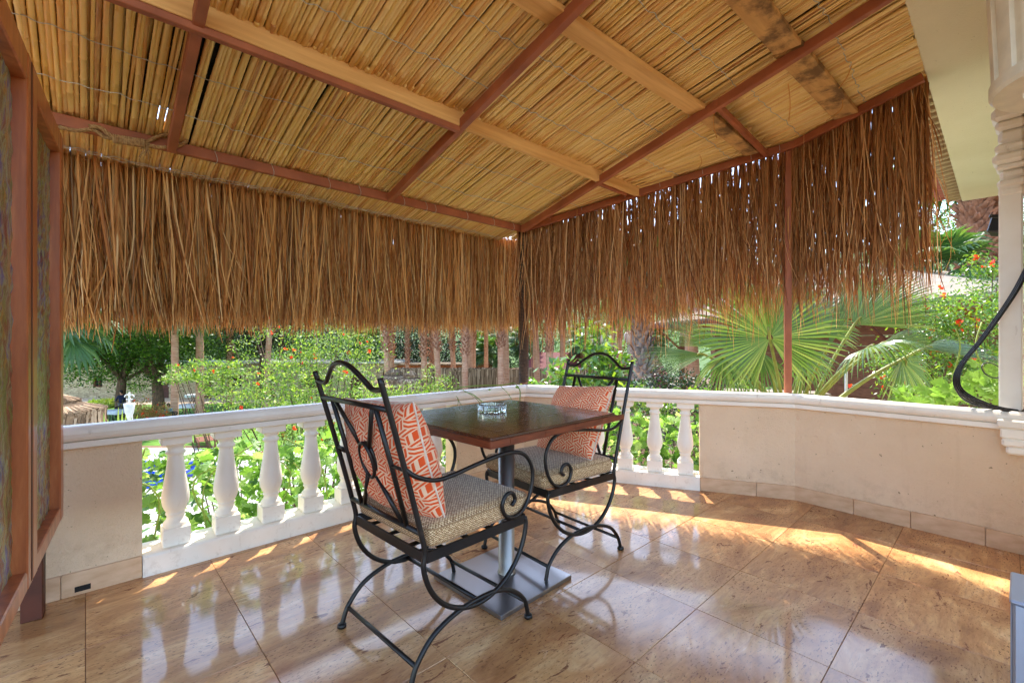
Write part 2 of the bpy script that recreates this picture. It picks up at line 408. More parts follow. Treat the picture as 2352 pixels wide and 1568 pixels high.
    t.done(t.bsdf(col, .9, 0, t.bump(m, .6, .004), .1, Sheen_Weight=.2))

    # throw pillow print: three-armed cream bars on orange, laid on a hexagonal lattice
    t = NT('orange_print'); v = t.coord('UV', (9.2, 9.2, 1)); s = t.n('ShaderNodeSeparateXYZ', {0: v}); x, y = s.outputs[0], s.outputs[1]
    q3 = math.sqrt(3)
    def cell(ox, oy):
        ax = t.math('SUBTRACT', t.math('FLOORED_MODULO', t.math('ADD', x, ox), 1.0), .5)
        ay = t.math('SUBTRACT', t.math('FLOORED_MODULO', t.math('ADD', y, oy), q3), q3 / 2)
        return ax, ay, t.math('ADD', t.math('MULTIPLY', ax, ax), t.math('MULTIPLY', ay, ay))
    ax, ay, la = cell(0, 0); bx, by, lb = cell(.5, q3 / 2)
    pick = t.math('LESS_THAN', la, lb); inv = t.math('SUBTRACT', 1.0, pick)
    hx = t.math('ADD', t.math('MULTIPLY', ax, pick), t.math('MULTIPLY', bx, inv)); hy = t.math('ADD', t.math('MULTIPLY', ay, pick), t.math('MULTIPLY', by, inv))
    th = t.math('ARCTAN2', hy, hx); rr = t.math('SQRT', t.math('ADD', t.math('MULTIPLY', hx, hx), t.math('MULTIPLY', hy, hy)))
    sec = 2 * math.pi / 3
    tl = t.math('SUBTRACT', t.math('FLOORED_MODULO', t.math('ADD', th, R(30) + 4 * math.pi), sec), sec / 2)
    d_ = t.math('MULTIPLY', rr, t.math('SINE', t.math('ADD', tl, sec / 2)))
    band = t.math('FLOORED_MODULO', t.math('ADD', d_, .03), .235)
    cream = t.ramp(band, [(.0, 1.0), (.10, 1.0), (.12, 0.0), (.225, 0.0), (.235, 1.0)])
    col = t.mix(cream, lin(220, 84, 38), lin(232, 190, 154))
    we = t.noise(t.coord('UV', (240, 240, 1)), 1, 2)
    t.done(t.bsdf(col, .9, 0, t.bump(we, .3, .002), .1, Sheen_Weight=.15))
    simple('piping', lin(236, 216, 196), lin(206, 180, 158), 40, .9)

    t = NT('clear_glass'); t.done(t.bsdf((.93, .97, .95), .03, 0, None, .5, Transmission_Weight=1.0, IOR=1.5))

    # thick painted glass panels of the screen: streaky dabs of green, ochre, violet and bark brown
    t = NT('painted_panel')
    n0 = t.noise(t.coord('Object', (1, 1, .8)), 2.2, 3); v1 = t.noise(t.coord('Object', (30, 30, 7), (0, 0, 0)), 1.0, 5, .7, .8); v2 = t.noise(t.coord('Object', (24, 24, 5), (.3, .2, 0)), 1.0, 4, .7, 1.0)
    base = t.ramp(t.math('MULTIPLY_ADD', v1, .7, t.math('MULTIPLY', n0, .4)), [(.40, lin(62, 40, 28)), (.47, lin(128, 152, 66)), (.53, lin(120, 76, 52)), (.58, lin(168, 178, 124)), (.63, lin(104, 94, 160)), (.70, lin(60, 44, 34))])
    base = t.mix(t.ramp(v2, [(.54, 0.0), (.6, .9)]), base, lin(176, 134, 48))
    base = t.mix(t.ramp(t.noise(t.coord('Object', (40, 40, 9)), 1.1, 4), [(.55, 0.0), (.6, .85)]), base, lin(132, 54, 38))
    t.done(t.bsdf(base, .32, 0, t.bump(t.math('ADD', v1, v2), .8, .008), .5))

    # garden
    simple('lawn', lin(96, 134, 34), lin(66, 104, 26), 1.3, .9, bump=.4, world=True, detail=8)
    simple('soil', lin(122, 96, 72), lin(84, 66, 48), 1.0, .95, world=True)
    simple('gravel_path', lin(204, 178, 148), lin(170, 146, 118), 4, .95, world=True)
    simple('pale_paving', lin(178, 174, 166), lin(156, 152, 144), 2, .7, world=True)
    t = NT('pool_water'); n = t.noise(t.wcoord(), 3, 4)
    t.done(t.bsdf(lin(10, 48, 140), .06, 0, t.bump(n, .2, .05), .5))
    simple('pool_tile', lin(24, 62, 170), lin(18, 46, 140), 8, .3, world=True)
    t = NT('rubble_stone'); v = t.wcoord((1.6, 1.6, 5)); vo = t.vor(v, 1.5); n = t.noise(t.wcoord(), 4, 4)
    col = t.mix(.5, t.ramp(vo.outputs['Color'], [(0, lin(150, 132, 100)), (1, lin(206, 190, 156))]), t.ramp(n, [(.3, lin(150, 132, 100)), (.7, lin(200, 182, 146))]))
    ve = t.vor(v, 1.5, 'DISTANCE_TO_EDGE'); mort = t.ramp(ve.outputs['Distance'], [(0, 0.0), (.06, 1.0)])
    col = t.mix(mort, lin(120, 104, 80), col)
    t.done(t.bsdf(col, .9, 0, t.bump(mort, .6, .03), .2))
    simple('concrete', lin(196, 192, 182), lin(160, 156, 146), 3, .85)
    simple('roof_felt', lin(138, 124, 106), lin(118, 106, 90), 2.5, .9, world=True)
    simple('brown_board', lin(132, 84, 56), lin(92, 56, 36), 6, .7, (1, 1, 6), .2)
    simple('orange_board', lin(188, 118, 68), lin(150, 88, 48), 6, .7, (1, 6, 1), .2)
    simple('dark_door', lin(98, 48, 30), lin(60, 32, 22), 6, .6)
    simple('dark_void', lin(30, 26, 24), lin(20, 18, 16), 6, .8)
    simple('maroon_tile', lin(128, 58, 56), lin(94, 40, 42), 5, .8, (1, 8, 1), .3)
    simple('bark', lin(124, 98, 74), lin(70, 54, 42), 5, .95, (3, 3, .6), .8, dist=.05)
    t = NT('palm_bark'); n = t.noise(t.coord('Object', (2, 2, 26)), 1.4, 4, .6); n2 = t.noise(t.coord('Object'), 2, 3)
    col = t.ramp(n, [(.3, lin(160, 112, 84)), (.55, lin(198, 154, 124)), (.8, lin(222, 188, 160))])
    col = t.mix(t.ramp(n2, [(.45, 0.0), (.75, .5)]), col, lin(170, 104, 68))
    t.done(t.bsdf(col, .9, 0, t.bump(n, .6, .04), .2))
    simple('palm_boot', lin(186, 130, 98), lin(118, 78, 58), 4, .9, bump=.3, world=True)
    simple('palm_boot_grey', lin(160, 146, 138), lin(88, 76, 72), 4, .9, bump=.3, world=True)
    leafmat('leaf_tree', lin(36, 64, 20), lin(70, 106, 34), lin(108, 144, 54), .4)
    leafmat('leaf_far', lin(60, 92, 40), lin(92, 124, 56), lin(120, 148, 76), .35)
    leafmat('leaf_dark', lin(20, 36, 15), lin(32, 54, 22), lin(50, 76, 30), .22)  # dark green, set deeper still so the colour carries the grove's shade
    leafmat('leaf_pom', lin(52, 86, 28), lin(108, 140, 50), lin(160, 176, 86), .38, tcol=(1.7, 1.7, .75))
    leafmat('leaf_glossy', lin(66, 104, 40), lin(98, 134, 48), lin(150, 170, 60), .3, .28, spec=.6)
    leafmat('leaf_vine', lin(58, 94, 34), lin(120, 154, 72), lin(176, 196, 132), .38, tcol=(1.6, 1.65, .85))
    leafmat('leaf_palm', lin(62, 92, 38), lin(88, 116, 50), lin(124, 138, 76), .3, .32, tcol=(1.6, 1.6, .75), spec=.6)
    leafmat('leaf_palm_far', lin(52, 84, 48), lin(76, 108, 60), lin(104, 128, 70), .3, .4)
    leafmat('leaf_red', lin(150, 88, 60), lin(112, 122, 52), lin(176, 122, 86), .35)
    leafmat('leaf_yucca', lin(104, 128, 56), lin(130, 148, 74), lin(150, 160, 90), .3)
    simple('petiole', lin(150, 160, 74), lin(126, 122, 56), 12, .5)
    simple('vine_stem', lin(140, 160, 70), lin(110, 128, 54), 20, .6)
    t = NT('flower_orange'); r = t.island(); col = t.ramp(r, [(0, lin(236, 70, 34)), (.6, lin(246, 96, 44)), (1, lin(214, 48, 34))])
    a = t.bsdf(col, .6, 0, None, .2); b = t.n('ShaderNodeBsdfTranslucent', {0: col}); t.done(t.n('ShaderNodeMixShader', {0: .4, 1: a, 2: b.outputs[0]}).outputs[0])
    simple('hill_green', lin(104, 128, 76), lin(70, 96, 52), .25, .95, world=True, detail=10, bump=.5)
    # clothing, people, small things
    for nm, c in (('navy_cloth', (34, 42, 74)), ('grey_cloth', (116, 112, 112)), ('pink_cloth', (176, 132, 136)), ('teal_cloth', (92, 128, 140)), ('black_cloth', (30, 30, 34)),
                  ('skin', (206, 150, 120)), ('hair', (34, 28, 26)), ('white_cloth', (228, 230, 230)), ('black_plastic', (28, 28, 30)), ('lamp_white', (232, 230, 222)),
                  ('cream_plastic', (236, 228, 206)), ('roof_clay', (186, 112, 84)), ('mortar', (190, 166, 128)), ('brown_wood', (120, 72, 50)), ('wicker', (56, 46, 42))):
        simple(nm, lin(*c), tuple(.8 * k for k in lin(*c)), 12, .35 if 'plastic' in nm else .75, bump=.05)
    t = NT('ribbed_aluminium'); t.done(t.bsdf(lin(176, 186, 204), .35, .75, None, .5))
    t = NT('lens_glass'); t.done(t.bsdf(lin(190, 198, 202), .1, 0, None, .6))
make_materials()
M = MATS
# ------------------------------------------------------------------ floor: travertine slabs, each a piece of its own
def clip_half(poly, nx, ny, c):
    out = []
    for i in range(len(poly)):
        p, q = poly[i], poly[(i + 1) % len(poly)]
        dp, dq = nx * p[0] + ny * p[1] - c, nx * q[0] + ny * q[1] - c
        if dp <= 0: out.append(p)
        if dp * dq < 0:
            s = dp / (dp - dq); out.append((p[0] + s * (q[0] - p[0]), p[1] + s * (q[1] - p[1])))
    return out
B1 = np.array([1.97, 3.18]); E1 = np.array([2.645, 2.362]); CDIR = (E1 - B1) / np.linalg.norm(E1 - B1); E2 = B1 + CDIR * 1.42
ANG_B = math.atan2(*(B1 - K)[::-1]); LEN_B = float(np.linalg.norm(B1 - K)); ANG_C = math.atan2(CDIR[1], CDIR[0])
floor = ob('floor', None, loc=P(0, 0, 0), rot=(0, 0, ANG)); floor['kind'] = 'structure'
bmf = MB(); bmf.prism([(-4.4, .14), (.12, .14), (1.1, -1.72), (1.1, -6.0), (-4.4, -6.0)], -.35, -.0022); bmf.build('floor_bed', M['grout'], floor)
def outside_inward(p):
    """half planes of the balustrade in floor coordinates (x = u, y = -w)"""
    for a, b in ((K, B1), (B1, E2)):
        ua, wa = uw(*a); ub, wb = uw(*b)
        d = np.array([ub - ua, -(wb - wa)]); d /= np.linalg.norm(d); n = np.array([-d[1], d[0]])
        p = clip_half(p, n[0], n[1], float(n @ np.array([ua, -wa])) + .004)
        if len(p) < 3: return []
    return p
T = .46; g = .0009
for i in range(-6, 9):
    for j in range(-2, 10):
        x0, x1 = -2.241 + i * T, -2.241 + (i + 1) * T; y1 = -.512 + .46 - j * T + T; y0 = y1 - T
        poly = [(x0 + g, y0 + g), (x1 - g, y0 + g), (x1 - g, y1 - g), (x0 + g, y1 - g)]
        poly = clip_half(poly, 0, 1, .004); poly = clip_half(poly, -1, 0, 4.35) if len(poly) > 2 else []
        poly = clip_half(poly, 0, -1, 5.9) if len(poly) > 2 else []
        poly = outside_inward(poly) if len(poly) > 2 else []
        if len(poly) < 3: continue
        dz = random.uniform(-.0006, .0006); b = .0012
        cx = sum(p[0] for p in poly) / len(poly); cy = sum(p[1] for p in poly) / len(poly)
        ins = [(cx + (p[0] - cx) * (1 - b / .3), cy + (p[1] - cy) * (1 - b / .3)) for p in poly]
        n = len(poly); m = MB()
        v = [(x - cx, y - cy, -.008) for x, y in poly] + [(x - cx, y - cy, -.0018) for x, y in poly] + [(x - cx, y - cy, 0) for x, y in ins]
        f = [tuple(range(2 * n, 3 * n))] + [(r * n + k, r * n + (k + 1) % n, (r + 1) * n + (k + 1) % n, (r + 1) * n + k) for r in (0, 1) for k in range(n)]
        m.add(v, f); m.build('floor_tile', M['travertine_floor'], floor, loc=(cx, cy, dz))

# ------------------------------------------------------------------ balustrade
bal = thing('balustrade', 'white painted balustrade with turned balusters and cream rendered piers round the terrace', 'balustrade', P(0, 0, 0))
Kv = Vector((K[0], K[1], 0))
def sweep(path, prof, i0, i1):
    """piece of a mitred moulding between path[i0] and path[i1]; prof = (outward offset, height) loop"""
    path = [np.array(p) for p in path]
    def nrm(a, b): d = (b - a) / np.linalg.norm(b - a); return np.array([-d[1], d[0]])
    def mit(i):
        if i == 0: return nrm(path[0], path[1])
        if i == len(path) - 1: return nrm(path[-2], path[-1])
        a, b = nrm(path[i - 1], path[i]), nrm(path[i], path[i + 1]); m = a + b; m /= np.linalg.norm(m); return m / (m @ a)
    n = len(prof); V = []
    for i in (i0, i1):
        m = mit(i)
        for o, z in prof: q = path[i] + m * o; V.append((q[0] - K[0], q[1] - K[1], z))
    return MB().add(V, [(k, (k + 1) % n, n + (k + 1) % n, n + k) for k in range(n)] + [tuple(range(n - 1, -1, -1)), tuple(range(n, 2 * n))])
A0 = K - 3.2 * AV
PATH = [A0, K, B1, E2]
rail_prof = [(-0.036, 0.639), (-0.044, 0.643), (-0.046, 0.669), (-0.03, 0.671), (-0.03, 0.675), (-0.062, 0.677), (-0.074, 0.691), (-0.08, 0.707), (-0.078, 0.723), (-0.07, 0.734), (-0.06, 0.739), (-0.03, 0.7405), (0.12, 0.723), (0.138, 0.717), (0.146, 0.705), (0.146, 0.691), (0.14, 0.679), (0.138, 0.673), (0.138, 0.639)]
for i in range(3): sweep(PATH, rail_prof, i, i + 1).build('rail', M['white_paint'], bal)
def seg_parent(o, ang): return ob('run', None, loc=o, rot=(0, 0, ang))
def seg_mat(o, ang): return Matrix.Translation((o[0] - K[0], o[1] - K[1], 0)) @ Matrix.Rotation(ang, 4, 'Z')
bprof = [(.0, 0)]
bal_prof = [(.050, .088), (.053, .096), (.053, .104), (.047, .112), (.040, .120), (.0365, .132), (.037, .142), (.042, .147), (.042, .153), (.038, .157), (.041, .163), (.0475, .176), (.0545, .195), (.058, .217), (.0582, .235), (.0565, .256), (.0525, .285), (.0475, .318), (.0425, .352), (.0382, .386), (.0345, .42), (.0325, .444), (.0335, .450), (.0405, .454), (.0425, .461), (.0405, .468), (.034, .472), (.0335, .482), (.036, .490), (.044, .497), (.050, .503), (.052, .508)]
bm = MB(); bm.box(-.057, .057, -.057, .057, 0, .089, .004); bm.lathe(bal_prof, 28, caps=False); bm.box(-.062, .062, -.062, .062, .5065, .5535, .004)
me_bal = bm.mesh('baluster'); me_bal.materials.append(M['white_paint'])
sm = np.ones(len(me_bal.polygons), bool); sm[:26] = False; sm[-26:] = False; me_bal.polygons.foreach_set('use_smooth', sm)
def run(o, ang, solids, opens, pitch_first):
    Mx = seg_mat(o, ang)
    for x0, x1 in solids:
        MB().box(x0, x1, 0.0, .14, -.35, .642).xf(Mx).build('pier', M['cream_plaster'], bal)
        x = x0
        while x < x1 - .01:                                   # skirting slabs along the foot of the pier
            e = min(x1, x + random.uniform(.26, .44));
            if x1 - e < .08: e = x1
            c = (x + e) / 2; h = (e - x) / 2 - .0012
            mm = MB().box(-h, h, -.014, .004, 0.0, .098 + random.uniform(-.002, .002), .002)
            q = Mx @ Vector((c, 0, 0)); mm.build('skirting_tile', M['travertine_skirting'], bal, loc=q, rot=(0, 0, ang)); x = e
    for (x0, x1), (b0, pitch, nb) in zip(opens, pitch_first):
        m = MB(); pr = [(-.022, -.35), (-.022, .088), (-.016, .098), (-.006, .1), (.162, .1), (.17, .094), (.17, -.35)]
        n = len(pr); V = [(x, y, z) for x in (x0 + .001, x1 - .001) for y, z in pr]
        m.add(V, [(k, n + k, n + (k + 1) % n, (k + 1) % n) for k in range(n)] + [tuple(range(n)), tuple(range(2 * n - 1, n - 1, -1))]).xf(Mx).build('plinth', M['white_paint'], bal)
        for k in range(nb):
            q = Mx @ Vector((b0 + k * pitch, .07, .1)); ob('baluster', me_bal, None, bal, loc=q, rot=(0, 0, ang + random.uniform(-.03, .03)), scale=(1, 1, .976))
run(K, ANG, [(-3.2, -2.507), (-.695, .06)], [(-2.507, -.695)], [(-2.3716, .2187, 8)])
run(K, ANG_B, [(-.02, .27), (1.375, LEN_B + .02)], [(.27, 1.375)], [(.385, .2225, 5)])
run(B1, ANG_C, [(-.01, 1.42)], [], [])
m = MB(); m.box(-.03, .03, -.009, .004, .012, .05).xf(seg_mat(K, ANG) @ Matrix.Translation((-2.70, 0, 0))); 
# drain slot low in the left pier
dr = MB(); dr.box(-.026, .026, -.0155, -.0135, .014, .038, .001); dr.xf(seg_mat(K, ANG) @ Matrix.Translation((-2.71, 0, 0))); dr.build('drain_slot', M['dark_void'], bal)

# ------------------------------------------------------------------ pergola frame: red steel members and timber planks under the reed roof
FR = thing('pergola_frame', 'red brown steel pergola frame with timber planks under the reed ceiling', 'pergola', P(0, 0, 0), ANG)
def member(name, a, b, wd, ht, mat, drop=0.0, bev=.003, parent=FR):
    """bar between (u, w, z-top) points given in terrace coordinates, hanging below them"""
    pa = Vector((a[0], -a[1], a[2] - drop - ht / 2)); pb = Vector((b[0], -b[1], b[2] - drop - ht / 2))
    d = pb - pa; L = d.length; x = d.normalized(); y = Vector((0, 0, 1)).cross(x).normalized(); z = x.cross(y)
    R3 = Matrix((x, y, z)).transposed().to_4x4(); R3.translation = pa
    o = MB().box(0, L, -wd / 2, wd / 2, -ht / 2, ht / 2, bev).build(name, M[mat], parent); o.matrix_local = R3; return o
zr = lambda u, w: (u, w, zroof(w))
uB, wB = uw(*B1); uE, wE = uw(*E2)
member('edge_beam', (-3.0, .0, zroof(0)), (-.02, .0, zroof(0)), .032, .052, 'red_steel', .004)
member('edge_beam', (.0, .02, zroof(.0)), (uB, wB, zroof(wB)), .035, .05, 'red_steel', .004)
member('edge_beam', (uB, wB, zroof(wB)), (uw(*(B1 + CDIR * .93))[0], 2.44, zroof(2.43)), .035, .05, 'red_steel', .004)
for u0, u1 in ((-2.40, -2.44), (-1.255, -1.315), (-.05, -.15)):
    member('rafter', (u0, .03, zroof(.03)), (u1, 2.43, zroof(2.43)), .036, .05, 'red_steel', .030)
member('purlin', (-3.0, .822, zroof(.822)), (-1.29, .832, zroof(.832)), .03, .028, 'red_steel', .0655)
member('purlin', (-.08, .80, zroof(.8)), (.30, .80, zroof(.8)), .028, .03, 'red_steel', .03)
member('purlin', (-.14, 1.66, zroof(1.66)), (.80, 1.62, zroof(1.62)), .03, .035, 'red_steel', .03)
member('timber_plank', (-3.0, .825, zroof(.825)), (-.06, .835, zroof(.835)), .032, .085, 'pale_timber', -.02)
member('timber_plank', (-.02, .835, zroof(.835)), (.44, .83, zroof(.83)), .034, .075, 'pale_timber', -.02)
member('timber_plank', (-2.6, 1.47, zroof(1.47)), (-.1, 1.555, zroof(1.555)), .10, .028, 'pale_timber', .002)
member('timber_plank', (-.08, 1.56, zroof(1.56)), (.74, 1.545, zroof(1.545)), .09, .028, 'stained_timber', .002)
member('timber_plank', (-2.6, 1.96, zroof(1.96)), (-.17, 2.03, zroof(2.03)), .12, .028, 'stained_timber', .002)
member('timber_plank', (-.16, 2.03, zroof(2.03)), (.93, 2.07, zroof(2.07)), .13, .028, 'stained_timber', .002)
po = MB().box(-.021, .021, -.021, .021, .738, zroof(wB) - .05, .002).build('post', M['red_steel'], FR); po.location = (uB + .015, -wB + .05, 0); po.rotation_euler = (0, 0, ANG_B - ANG)
# the corner post wound with dark rope
cp = MB(); cp.lathe([(.03, .739), (.03, 2.07)], 10); pc = cp.build('post', M['red_steel'], FR); cpx, cpy = .055, .055; pc.location = (cpx, cpy, 0)
th = np.linspace(0, 2 * math.pi * 104, 104 * 12 + 1); hx = np.stack([.039 * np.cos(th), .039 * np.sin(th), .745 + th / (2 * math.pi) * .0122], 1)
MB().tube(hx, .0066, 5).build('rope_winding', M['rope_dark'], pc, True)
kn = MB(); 
for k in range(5):
    t = np.linspace(0, 2 * math.pi, 18, endpoint=False); a = .4 + .35 * k
    kn.tube(np.stack([.05 * np.cos(t), .045 * np.sin(t) * math.cos(a), 2.045 + .045 * np.sin(t) * math.sin(a)], 1), .008, 5, closed=True)
kn.build('rope_knot', M['rope_dark'], pc, True)

# wire ties looped round the steel members
def tie(u, w, d, rad=.034):
    t = np.linspace(0, 2 * math.pi, 14, endpoint=False); dx, dy = d; c = np.array([u, -w, zroof(w) - .03])
    p = np.stack([c[0] + rad * .72 * np.cos(t) * dx + .006 * np.sin(t * 2), c[1] + rad * .72 * np.cos(t) * dy, c[2] + rad * np.sin(t)], 1)
    MB().tube(p, .0015, 4, closed=True).build('wire_tie', M['wire'], FR)
for u in (-2.2, -1.95, -1.62, -1.45, -1.16, -.98, -.9, -.6, -.34, -.12): tie(u + random.uniform(-.02, .02), .0, (0, 1))
for f in (.12, .25, .42, .55, .7, .86, .95): tie(uB * f, wB * f, (.88, .47))
for w in (.82, 1.5, 2.05): tie(-1.27, w, (1, 0)); tie(-.1, w, (1, 0)); tie(-2.42, w, (1, 0))

# ------------------------------------------------------------------ reed ceiling
cs = math.sqrt(1 + SLOPE ** 2)
def mat_root(name, label):
    o = thing(name, label, 'reed mat')
    x = Vector((AV[0], AV[1], 0)); y = Vector((NV[0], NV[1], SLOPE)).normalized(); z = x.cross(y)
    Mx = Matrix((x, y, z)).transposed().to_4x4(); Mx.translation = P(0, 0, zroof(0)); o.matrix_world = Mx; return o
def reed_mesh(L, seed, sides=6, r=.0095):
    rg = random.Random(seed); m = MB(); y = 0; ys = [0]; rr = [r * .96]
    while y < L:
        st = rg.uniform(.10, .2); y2 = min(L, y + st)
        if y2 > y + .03: ys += [y2 - .006, y2 - .002, y2 + .002, y2 + .006]; k = rg.uniform(.92, 1.05) * r; rr += [k, k * 1.13, k * 1.13, k * .98]
        y = y2
    ys = np.array(ys); ph = rg.uniform(0, 6); am = rg.uniform(0, .006)
    pts = np.stack([am * np.sin(ys * 3.1 / L * 2 + ph), ys, am * .4 * np.cos(ys * 4 / L + ph)], 1)
    return m.tube(pts, np.array(rr), sides, caps=True)
def variants(L, n, s0, r=.0095):
    out = []
    for k in range(n):
        me = reed_mesh(L, s0 + k, r=r).mesh('reed', True); me.materials.append(M['reed']); out.append(me)
    return out
VA = variants(1.25, 9, 100); VB = variants(1.72, 9, 200)
RM = mat_root('reed_mat', 'golden reed ceiling mat running along the left balustrade up to the house eave')
rows = [(-.345, VA, 1.25), (.80, VB, 1.72)]
spare = MB(); cnt = 0
def gap_here(u): return (-2.62 < u < -2.0 and random.random() < .012)
for w0, vs, L in rows:
    u = -3.02 if w0 < 0 else -2.95
    while u < .0:
        r = random.choice((.0068, .0078, .0088, .0096, .0105, .0118)) if u < -1.0 else random.choice((.006, .0068, .0078, .0086, .0095))
        u += r * .88
        if not gap_here(u):
            k = random.randrange(9); sx = r / .0095
            wob = .014 * math.sin(u * 7.0) + random.uniform(-.025, .025) if w0 < 0 else random.uniform(-.03, .03)
            lx = (u + random.uniform(-.001, .001)); ly = (w0 + wob) * cs; lz = -r - random.uniform(0, .006)
            rz = random.gauss(0, .0055)
            vis = (w0 < 0) or (u > -2.55)
            if vis and cnt < 300:
                o = ob('reed', vs[k], None, RM, loc=(lx, ly, lz), rot=(random.gauss(0, .002), random.uniform(0, 6), rz), scale=(sx, random.uniform(.985, 1.015), sx)); cnt += 1
            else:
                mm = reed_mesh(L, 500 + k, 5, r).xf(Matrix.Translation((lx, ly, lz)) @ Matrix.Rotation(rz, 4, 'Z') @ Matrix.Rotation(random.uniform(0, 6), 4, 'Y')); spare.add(mm.v[0], mm.f[0])
        u += r * .88
# second layer lying on top, seen in the gaps
u = -3.0
while u < .3:
    for w0, L in ((-.28, 1.25), (.75, 1.72)):
        if random.random() < .9:
            mm = reed_mesh(L, 700 + random.randrange(40), 5, .009).xf(Matrix.Translation((u, (w0 + random.uniform(-.04, .04)) * cs, -.029 - random.uniform(0, .006))) @ Matrix.Rotation(random.gauss(0, .01), 4, 'Z')); spare.add(mm.v[0], mm.f[0])
    u += .0195
o = spare.build('reeds_upper_layer', M['reed_many'], RM, True); o['kind'] = 'stuff'
def mat_wire(root, pts, r=.0021):
    p = spline(pts, 5); MB().tube(p, r, 4).build('binding_wire', M['wire'], root)
def wire_line(root, w, u0, u1, d=-.001):
    pts = []; u = u0; k = 0
    while u < u1: pts.append((u, (w + random.uniform(-.008, .008) + .012 * math.sin(u * 5 + w * 9)) * cs, .0022 + d + (.0015 if k % 2 else -.0025))); u += .032; k += 1
    mat_wire(root, pts)
for w in (-.27, -.25, .22, .5, 1.05, 1.32, 1.75, 2.2): wire_line(RM, w, -2.98, -.02)
# the corner mat fans out towards the right beam
RC = mat_root('reed_mat', 'fanned golden reed mat in the right corner of the ceiling against the house eave')
VC = variants(1.0, 10, 300, .0075)
cnt = 0; ku = uB / wB
for band, (wa, wb, n) in enumerate(((.05, 1.05, 30), (.9, 1.9, 62), (1.65, 2.46, 84))):
    for i in range(n):
        s = (i + .5) / n * 1.06
        f = lambda w: s * min(ku * w, uB + .03) if w < wB + .1 else s * (uB + .06 + (uw(*(B1 + CDIR * (w - wB)))[0] - uB) * 1.0)
        a0 = np.array([f(wa) - .05 * (1 - s), wa + random.uniform(-.04, .04)]); a1 = np.array([f(wb) - .08 * (1 - s), wb + random.uniform(-.03, .03)])
        d = a1 - a0; d[1] *= cs; L = np.linalg.norm(d); ang = -math.atan2(d[0], d[1])
        r = random.choice((.0068, .008, .0092, .0105)); sx = r / .0075
        ob('reed', random.choice(VC), None, RC, loc=(a0[0], a0[1] * cs, -r - .002 - .006 * (band % 2)), rot=(random.gauss(0, .004), random.uniform(0, 6), ang + random.gauss(0, .012)), scale=(sx, L * random.uniform(.98, 1.04), sx)); cnt += 1
back = MB()
for i in range(120):
    s = i / 119 * 1.02; w0, w1 = .25, 2.44
    a0 = np.array([s * ku * .6 * .8, .6 * s + .0]); a1 = np.array([s * (uB + .05), 2.44])
    d = a1 - a0; d[1] *= cs; mm = reed_mesh(float(np.linalg.norm(d)), 900 + i, 4, .009).xf(Matrix.Translation((a0[0], a0[1] * cs, -.042)) @ Matrix.Rotation(-math.atan2(d[0], d[1]), 4, 'Z')); back.add(mm.v[0], mm.f[0])
o = back.build('reeds_upper_layer', M['reed_many'], RC, True); o['kind'] = 'stuff'
for w in (.45, .75, 1.1, 1.42, 1.8, 2.18):
    wire_line(RC, w, .0, min(ku * w, uB) - .01)
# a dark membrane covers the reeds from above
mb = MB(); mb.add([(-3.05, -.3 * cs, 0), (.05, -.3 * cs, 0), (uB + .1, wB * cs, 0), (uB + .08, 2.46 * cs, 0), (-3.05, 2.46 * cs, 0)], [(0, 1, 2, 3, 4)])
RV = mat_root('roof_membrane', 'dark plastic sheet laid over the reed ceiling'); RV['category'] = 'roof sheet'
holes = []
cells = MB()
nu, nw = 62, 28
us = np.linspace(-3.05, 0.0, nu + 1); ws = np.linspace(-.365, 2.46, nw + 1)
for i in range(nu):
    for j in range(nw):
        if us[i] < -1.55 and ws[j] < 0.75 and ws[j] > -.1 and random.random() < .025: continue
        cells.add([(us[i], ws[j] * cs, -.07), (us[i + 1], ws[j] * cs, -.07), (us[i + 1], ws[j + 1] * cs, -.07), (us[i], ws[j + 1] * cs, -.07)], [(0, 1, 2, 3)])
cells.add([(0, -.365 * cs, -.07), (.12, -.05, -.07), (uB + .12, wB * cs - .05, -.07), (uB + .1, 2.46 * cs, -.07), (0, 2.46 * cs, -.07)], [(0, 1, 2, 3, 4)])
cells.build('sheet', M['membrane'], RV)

# loose broken reeds and wire ends dangling from the ceiling
for k, (u, w, L, tilt) in enumerate(((-.05, 1.62, .16, .3), (.12, 1.95, .2, .2), (.35, 1.35, .1, .5), (.6, 2.1, .12, 1.2), (.3, 2.2, .1, 1.1))):
    p0 = P(u, w, zroof(w) - .03); m = MB(); m.tube(spline([(0, 0, 0), (.02 * math.sin(k), .01, -L * .5), (.06 * tilt * math.cos(k), .03 * tilt, -L)], 5), .0028, 5)
    tag(m.build('loose_straw', M['straw'], None, loc=p0), ['loose straw dangling from the hip rafter by the stained plank', 'long loose straw hanging beside the darkest plank', 'short straw poking down from the fanned mat', 'broken reed splinter near the house eave', 'second splinter near the house eave, further from the corner'][k], 'straw', 'loose straws under the ceiling')

